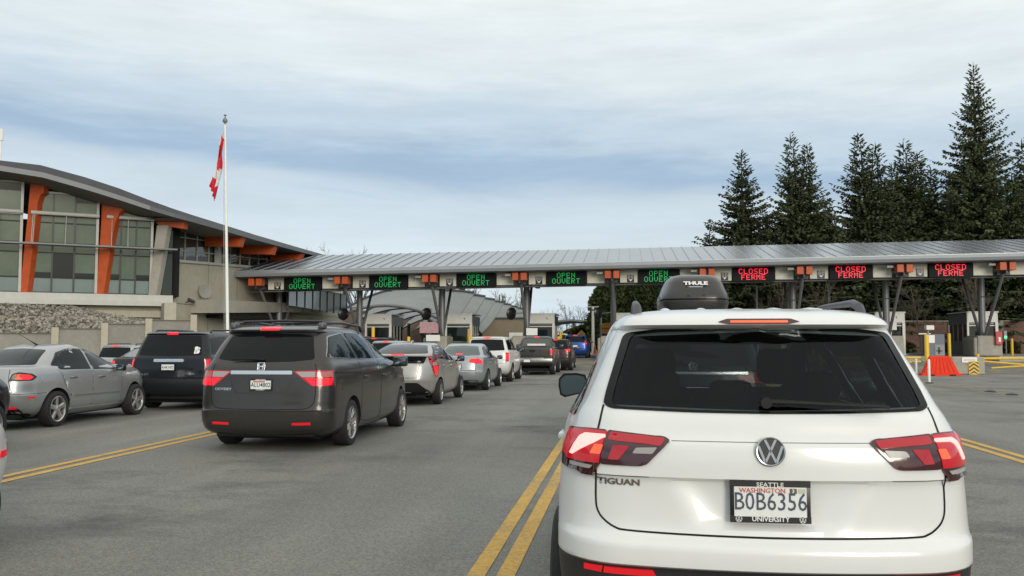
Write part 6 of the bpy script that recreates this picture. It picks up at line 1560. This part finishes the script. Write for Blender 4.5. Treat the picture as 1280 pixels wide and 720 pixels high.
mirrors(car, .95, 2.86, 1.0, M_black, (.09,.18,.13)); handles(car, [(1.42,.86),(2.30,.845)], P_bsilver); add_wheels(car, [1.0,3.68], .315, .205, .215, 5, M_alloy, .866); front_face(car, .82, .68, .48)
q = MB(); q.b2((-.6,.2,.18),(.6,.9,.26)); q.obj('underside_box', M_dark, car.root)
side_seams(car, [[(1.06,1.02),(1.36,.60),(1.40,.30),(2.02,.27),(2.05,1.0)], [(2.05,1.0),(2.02,.27),(2.95,.27),(3.05,.98)]])

def suv(label, x, y, mp, s=(1,1,1), glass=None, lamp=None, lampm=None, rails=True, clad=None, plate_on=True, detail=1, rows=None, rot=0, dark_low=False, name='parked_car', lit=True):
    car = start(label, x, y, rot, name=name)
    rr_ = [(z*s[2], yr*s[1], yf*s[1], w*s[0]) for z, yr, yf, w in (rows or suv_rows)]
    car.body = Body(rr_, br=.10, rr=[(.2,.28),(1.2,.2),(1.75,.16)], tapr=.05, tapf=.09, dz=.06, n1=8, ns=20)
    wr_ = .345 if s[2] > .93 else .32
    std(car, 'body', mp, [1.0*s[1],3.70*s[1]], wr_, .70*s[0], clad, M_clad)
    sx, sy, szz = s; T = lambda P: [(a*sx, b*szz) for a, b in P]; TS = lambda P: [(a*sy, b*szz) for a, b in P]
    rear_glass(car, T([(-.74,1.215),(-.64,1.62),(0,1.635),(.64,1.62),(.74,1.215),(0,1.195)]), glass)
    dlo(car, [TS(w) for w in ([(.42,1.24),(.50,1.58),(1.20,1.63),(1.28,1.23)],[(1.36,1.23),(1.32,1.63),(2.10,1.62),(2.16,1.22)],[(2.24,1.22),(2.20,1.61),(2.62,1.54),(3.20,1.22)])], M_glass)
    windshield(car, T([(-.78,1.24),(-.66,1.62),(.66,1.62),(.78,1.24)]))
    L = lamp or [('r',.76,1.12),('s',.28,1.12),('s',.26,.78),('r',.80,.78)]
    L = [(k, a*(sx if k == 'r' else sy), b*szz) for k, a, b in L]
    c0 = [sum(p[2] for p in L)/len(L)]
    sub = [(k, a*(.97 if k == 's' else 1.02), c0[0]+(b-c0[0])*.72) for k, a, b in L]
    lamps(car, L, M_red if not lampm else lampm, [('lit_lens', sub, M_redlit, .02)] if lit else [], grid=.07)
    brake_bar(car, 0, 1.69*szz, .016, .14)
    if plate_on: plate(car, (0,.045,.90*szz), -2)
    if rails: roof_rails(car, .66*sx, .75*sy, 2.6*sy, 1.715*szz, M_railb, .05, .02)
    mirrors(car, 1.08*sx, 3.05*sy, 1.22*szz, M_black if detail < 2 else mp, (.11,.22,.16)); handles(car, [(1.52*sy,1.02*szz),(2.42*sy,1.02*szz)], mp)
    add_wheels(car, [1.0*sy,3.70*sy], wr_, .235, .21, 5, M_alloy, .96*sx)
    seam(car, [('rear', T([(-.80,1.15),(-.80,.73),(.80,.73),(.80,1.15)]))], w=.012)
    front_face(car, .85*sx, .92*szz, .74*szz)
    q = MB(); q.b2((-.7*sx,.28,.22),(.7*sx,1.0,.36)); q.obj('underside_box', M_dark, car.root)
    return car
P_white2 = paint('soft_white_paint', (.66,.66,.63), rough=.3)
suv('white wagon with tall red tail lamps ahead of the blue silver sedan', -5.25, 33.5, P_white2, (.93,.985,.985), lamp=[('r',.78,1.13),('s',.30,1.13),('s',.26,.80),('r',.80,.80)], rails=False)
suv('black SUV with a lit brake light beside the tall yellow bollard, far left lane', -13.2, 46.0, paint('black_paint',(.008,.008,.009),.2,.3), (.96,1,1.0))
suv('silver white SUV roof seen beyond the blue silver sedan', -10.8, 39.5, paint('pale_silver_paint',(.50,.51,.50),.4,.3), (.94,1,.90), rails=False)
suv('pale grey wagon with roof rails and a lit brake light by the retaining wall', -20.5, 34.0, paint('pale_grey_paint',(.42,.44,.45),.3,.3), (.93,.96,.955))
suv('dark red crossover with lit lamps ahead of the pickup truck', -3.78, 47.5, paint('dark_maroon_paint',(.035,.012,.012),.4,.3), (.93,.97,.955), lamp=[('r',.52,1.19),('r',.8,1.20),('s',.30,1.20),('s',.22,1.04),('r',.70,1.06)], rails=False, clad=lambda c: c.z < .62)
suv('bright blue hatchback leaving past the canopy', -3.42, 60.0, paint('blue_paint',(.012,.07,.30),.3,.3), (.90,.86,.885), lamp=[('r',.74,1.34),('s',.24,1.34),('s',.28,1.0),('r',.70,1.0)], rails=False)
suv('small white van far down the open road', -6.7, 90.0, P_white2, (.95,1,1.1), rails=False, lit=False)
# dark coupe half hidden behind the silver sedan
def sedan(label, x, y, mp, s=(1,1,1), flip=False, lamp=None, glass=None, lit=True, n=(8,20)):
    car = start(label, x, y, R(180) if flip else 0); sx, sy, szz = s
    car.body = Body([(z*szz, a*sy, b*sy, w*sx) for z, a, b, w in sedan_rows], br=.15, rr=[(.2,.32),(1.0,.34),(1.2,.2)], bf=[(1.0,.22),(1.12,.14)], rf=[(.2,.5),(.96,.46),(1.10,.18)], tapr=.05, tapf=.035, dz=.05, n1=n[0], ns=n[1])
    std(car, 'body', mp, [1.0*sy,3.66*sy], .318, .62*sx)
    T = lambda P: [(a*sx, b*szz) for a, b in P]; TS = lambda P: [(a*sy, b*szz) for a, b in P]
    rear_glass(car, T([(-.64,1.10),(-.48,1.37),(0,1.395),(.48,1.37),(.64,1.10),(0,1.09)]), glass or M_glass2)
    dlo(car, [TS(w) for w in ([(.98,1.10),(1.28,1.30),(1.60,1.36),(1.92,1.37),(1.98,1.005),(1.14,1.02)],[(2.04,1.37),(2.32,1.335),(2.98,1.02),(2.90,.985),(2.08,1.0)])])
    windshield(car, T([(-.68,1.06),(-.50,1.38),(.50,1.38),(.68,1.06)]))
    L = lamp or [('r',.44,.86),('r',.48,.98),('r',.68,.99),('s',.30,.95),('s',.30,.84)]
    L = [(k, a*(sx if k == 'r' else sy), b*szz) for k, a, b in L]
    lamps(car, L, M_redlit if lit else M_red, [], grid=.07)
    if lit: brake_bar(car, 0, 1.115*szz, .012, .12)
    plate(car, (0,.045,.76*szz), -2); mirrors(car, .95*sx, 2.86*sy, 1.0*szz, M_black, (.09,.18,.13)); handles(car, [(1.42*sy,.86*szz),(2.30*sy,.845*szz)], mp); add_wheels(car, [1.0*sy,3.66*sy], .318, .205, .215, 5, M_alloy, .845*sx); front_face(car, .82*sx, .68*szz, .48*szz)
    seam(car, [('rear', T([(-.62,1.03),(-.58,.64),(.58,.64),(.62,1.03)]))], w=.010)
    q = MB(); q.b2((-.6*sx,.2,.18),(.6*sx,.9,.26)); q.obj('underside_box', M_dark, car.root)
    return car
P_black = paint('charcoal_paint', (.014,.015,.017), .3, .3)
c_ = sedan('black sedan with a chrome trunk badge between the silver sedan and the navy SUV', -15.7, 27.0, P_black, (1.02,1.05,1.0), glass=mat('pale_sky_glass',(.16,.19,.21),.08), lamp=[('r',.52,.86),('r',.55,.97),('r',.78,.97),('s',.16,.95),('s',.16,.86)])
loc, n = c_.body.cast('rear', 0, .82); q = MB(); q.b2((-.11,-.01,-.02),(.11,.01,.025), ch=.008); q.b2((-.05,-.012,-.05),(.05,.012,.055), ch=.008); q.obj('badge', M_chrome, c_.root, loc+n*.01)
patch(c_, 'chrome_strip', 'rear', rounded([(-.7,.70),(.7,.70),(.7,.675),(-.7,.675)], .008), M_chrome, off=.012, grid=.08)
c_ = sedan('dark car nose cut by the left edge behind the silver sedan', -9.90, 12.80-4.48, P_black, (1.05,1,1.02), lit=False, n=(12,26))
c_ = sedan('white car nose at the lower left edge', -5.46, 6.75-4.48, P_white2, (1.02,1,1.02), lit=False, n=(14,30))
for sd in ('right','left'): patch(c_, 'side_marker', sd, rounded([(3.98,.64),(4.14,.64),(4.14,.69),(3.98,.69)], .006), M_refl, off=.006, grid=.06)

# ---- pickup truck
P_brown = paint('graphite_brown_paint', (.055,.052,.046), .4, .32, .1)
car = start('grey brown pickup truck with a chrome bumper ahead of the white wagon', -4.28, 41.1, name='pickup_truck', cat='pickup truck')
rows = [(.42,.30,4.85,.80),(.50,.12,5.10,.90),(.60,.10,5.22,.93),(.80,.10,5.28,.945),(.95,.10,5.25,.945),(1.10,.10,5.1,.94),(1.20,.105,4.75,.93),(1.235,.115,4.3,.925),(1.245,.16,4.1,.92),(1.252,1.62,3.95,.90),(1.27,1.68,3.9,.88),(1.45,1.74,3.5,.82),(1.62,1.80,3.15,.75),(1.72,1.86,2.9,.70),(1.77,2.0,2.75,.62),(1.79,2.2,2.55,.45)]
car.body = Body(rows, br=.05, rr=[(.2,.12),(1.2,.10),(1.3,.18)], tapr=.02, tapf=.07, dz=.05, n1=8, ns=30)
std(car, 'body', P_brown, [1.20,4.42], .375, .66)
rear_glass(car, [(-.70,1.32),(-.62,1.66),(0,1.675),(.62,1.66),(.70,1.32)], mat('pickup_glass',(.09,.095,.085),.06))
q = MB(); q.box((.0,1.68,1.38),(.86,.04,.10), ch=.01); q.obj('white_board', M_plate, car.root)
dlo(car, [[(1.98,1.32),(2.02,1.64),(2.62,1.66),(2.68,1.30)],[(2.76,1.30),(2.72,1.66),(3.0,1.62),(3.62,1.30)]])
windshield(car, [(-.74,1.32),(-.62,1.70),(.62,1.70),(.74,1.32)])
patch(car, 'bed_dark_patch', 'top', rounded([(-.80,.20),(.80,.20),(.80,1.55),(-.80,1.55)], .05), M_dark, off=.006, th=.02, grid=.15)  # dark patch on a closed top, in place of the shaded bed inside
lamps(car, [('r',.76,1.20),('s',.26,1.20),('s',.26,.90),('r',.78,.90)], M_red, [('lit_lens',[('r',.80,1.14),('r',.87,1.14),('r',.87,1.0),('r',.81,1.0)],M_redlit,.01),('clear_lens',[('r',.79,.98),('r',.87,.98),('r',.87,.92),('r',.80,.92)],M_clear,.01)])
seam(car, [('rear', [(-.72,1.22),(-.72,.86),(.72,.86),(.72,1.22)])], w=.014); q = MB(); q.box((-.02,.095,1.10),(.26,.03,.09), ch=.01); q.obj('tailgate_handle', M_black, car.root)
q = MB(); q.box((0,.02,.68),(1.82,.26,.20), ch=.05); q.box((0,-.03,.775),(1.0,.16,.03), ch=.008); o = q.obj('chrome_bumper', mat('bumper_satin',(.42,.42,.40),.3,.8), car.root, smooth=True, ang=40)
plate(car, (-.25,-.115,.66), -1); brake_bar(car, 0, 1.735, .018, .11); mirrors(car, 1.06, 3.45, 1.30, M_black, (.12,.22,.20)); handles(car, [(2.1,1.08),(2.9,1.08)], P_brown)
add_wheels(car, [1.20,4.42], .375, .25, .21, 5, M_alloy, .93); front_face(car, .85, .95, .78)
q = MB(); q.b2((-.55,.35,.40),(.55,1.4,.60)); q.tube([(-.7,1.2,.36),(.7,1.2,.36)], .06, 8); q.lathe([(-.12,0),(-.12,.10),(.12,.10),(.12,0)], 12, 'x', (0,1.2,.36)); q.obj('rear_axle', M_dark, car.root)

# ---- vehicle ahead with the roof box
P_dark = paint('dark_grey_green_paint', (.020,.026,.026), .3, .3)
car = start('dark SUV with roof box seen through the rear window of the white crossover', .85, 11.6)
car.body = Body([(z*1.0, a, b, w*.97) for z, a, b, w in suv_rows], br=.10, rr=[(.2,.24),(1.2,.18),(1.75,.14)], tapr=.04, tapf=.08, dz=.05, n1=10, ns=24)
std(car, 'body', P_dark, [1.0,3.70], .36, .68)
rear_glass(car, [(-.70,1.20),(-.60,1.62),(0,1.635),(.60,1.62),(.70,1.20),(0,1.185)]); dlo(car, [[(.42,1.24),(.50,1.58),(1.20,1.63),(1.28,1.23)],[(1.36,1.23),(1.32,1.63),(2.10,1.62),(2.16,1.22)],[(2.24,1.22),(2.20,1.61),(2.62,1.54),(3.20,1.22)]], M_glass)
windshield(car, [(-.78,1.24),(-.66,1.62),(.66,1.62),(.78,1.24)])
patch(car, 'chrome_strip', 'rear', rounded([(-.62,1.125),(.66,1.125),(.66,1.095),(-.62,1.095)], .008), M_chrome, off=.012, grid=.08)
lamps(car, [('r',.52,1.085),('r',.74,1.12),('s',.28,1.12),('s',.24,.98),('r',.56,.99)], M_red, [('lit_lens',[('r',.80,1.09),('s',.20,1.09),('s',.18,1.0),('r',.80,1.0)],M_redlit,.01)])
loc, n = car.body.cast('rear', -.02, 1.19); roundel(car.root, loc+n*.011, .055, M_chrome_d, M_ink_k, (R(80),0,0))
plate(car, (-.05,.045,.88), -2); brake_bar(car, 0, 1.69, .014, .13); roof_rails(car, .66, .7, 2.7, 1.71, M_railb, .06, .02)
for y in (1.0,2.2): q = MB(); q.tube([(-.68,y,1.785),(.68,y,1.785)], .022, 8); q.obj('cross_bar', M_railb, car.root, smooth=True)
mirrors(car, 1.06, 3.05, 1.22, P_dark, (.12,.24,.18)); handles(car, [(1.52,1.02),(2.42,1.02)], P_dark); add_wheels(car, [1.0,3.70], .36, .24, .23, 5, M_alloy, .945); front_face(car, .85, .92, .74)
M_box = mat('roof_box_shell', (.028,.027,.025), .30, coat=.25, noise=(30,.15), bump=(90,.05,.002))
rb = thing('roof_box', 'glossy black roof box on the dark SUV ahead of the white crossover', 'roof box', (.90,12.0,1.85))
def shell_rings(rows_, m, name, parent, M_=32):
    vs = []; fs = []
    for (z, y0, y1, w) in rows_:
        for k in range(M_):
            a = 2*math.pi*k/M_; cx, sy = math.cos(a), math.sin(a); e = .42
            x = w*math.copysign(abs(cx)**e, cx); y = (y0+y1)/2+(y1-y0)/2*math.copysign(abs(sy)**e, sy)
            if y < 0.6: x *= 1-.0*(.6-y)
            vs.append((x, y, z))
    for i in range(len(rows_)-1):
        for k in range(M_): fs.append((i*M_+k, i*M_+(k+1)%M_, (i+1)*M_+(k+1)%M_, (i+1)*M_+k))
    fs += [tuple(range(M_))[::-1], tuple((len(rows_)-1)*M_+k for k in range(M_))]
    q = MB(); q.add(vs, fs); return q.obj(name, m, parent, smooth=True, ang=40)
shell_rings([(.06,.10,2.0,.40),(.085,.02,2.08,.445),(.17,.0,2.10,.465),(.205,.0,2.10,.466),(.212,.015,2.08,.455)], M_box, 'box_base', rb)
lid = shell_rings([(.216,.015,2.08,.455),(.222,-.004,2.10,.468),(.25,.0,2.10,.466),(.30,.02,2.08,.452),(.345,.05,2.03,.43),(.44,.11,1.95,.395),(.50,.17,1.86,.36),(.54,.26,1.74,.31),(.558,.38,1.6,.24),(.566,.55,1.45,.14)], M_box, 'box_lid', rb)
text_flat('box_lettering', 'THULE', .082, rb, M_ink_w, (.0,.082,.425), (R(50),0,0), bold=.004, sx=1.25)
q = MB(); q.b2((-.09,.066,.372),(.09,.069,.386)); q.obj('box_caption', mat('faint_white',(.40,.40,.39),.5), rb, (0,0,0))
for s in (1,-1): q = MB(); q.b2((s*.10-.012,-.008,.255),(s*.10+.012,.004,.275)); q.obj('box_lock', M_ink_k, rb)
for y in (.6,1.8): 
    q = MB(); q.b2((-.42,y-.04,-.045),(.42,y+.04,.07)); q.obj('box_clamp', M_black, rb)
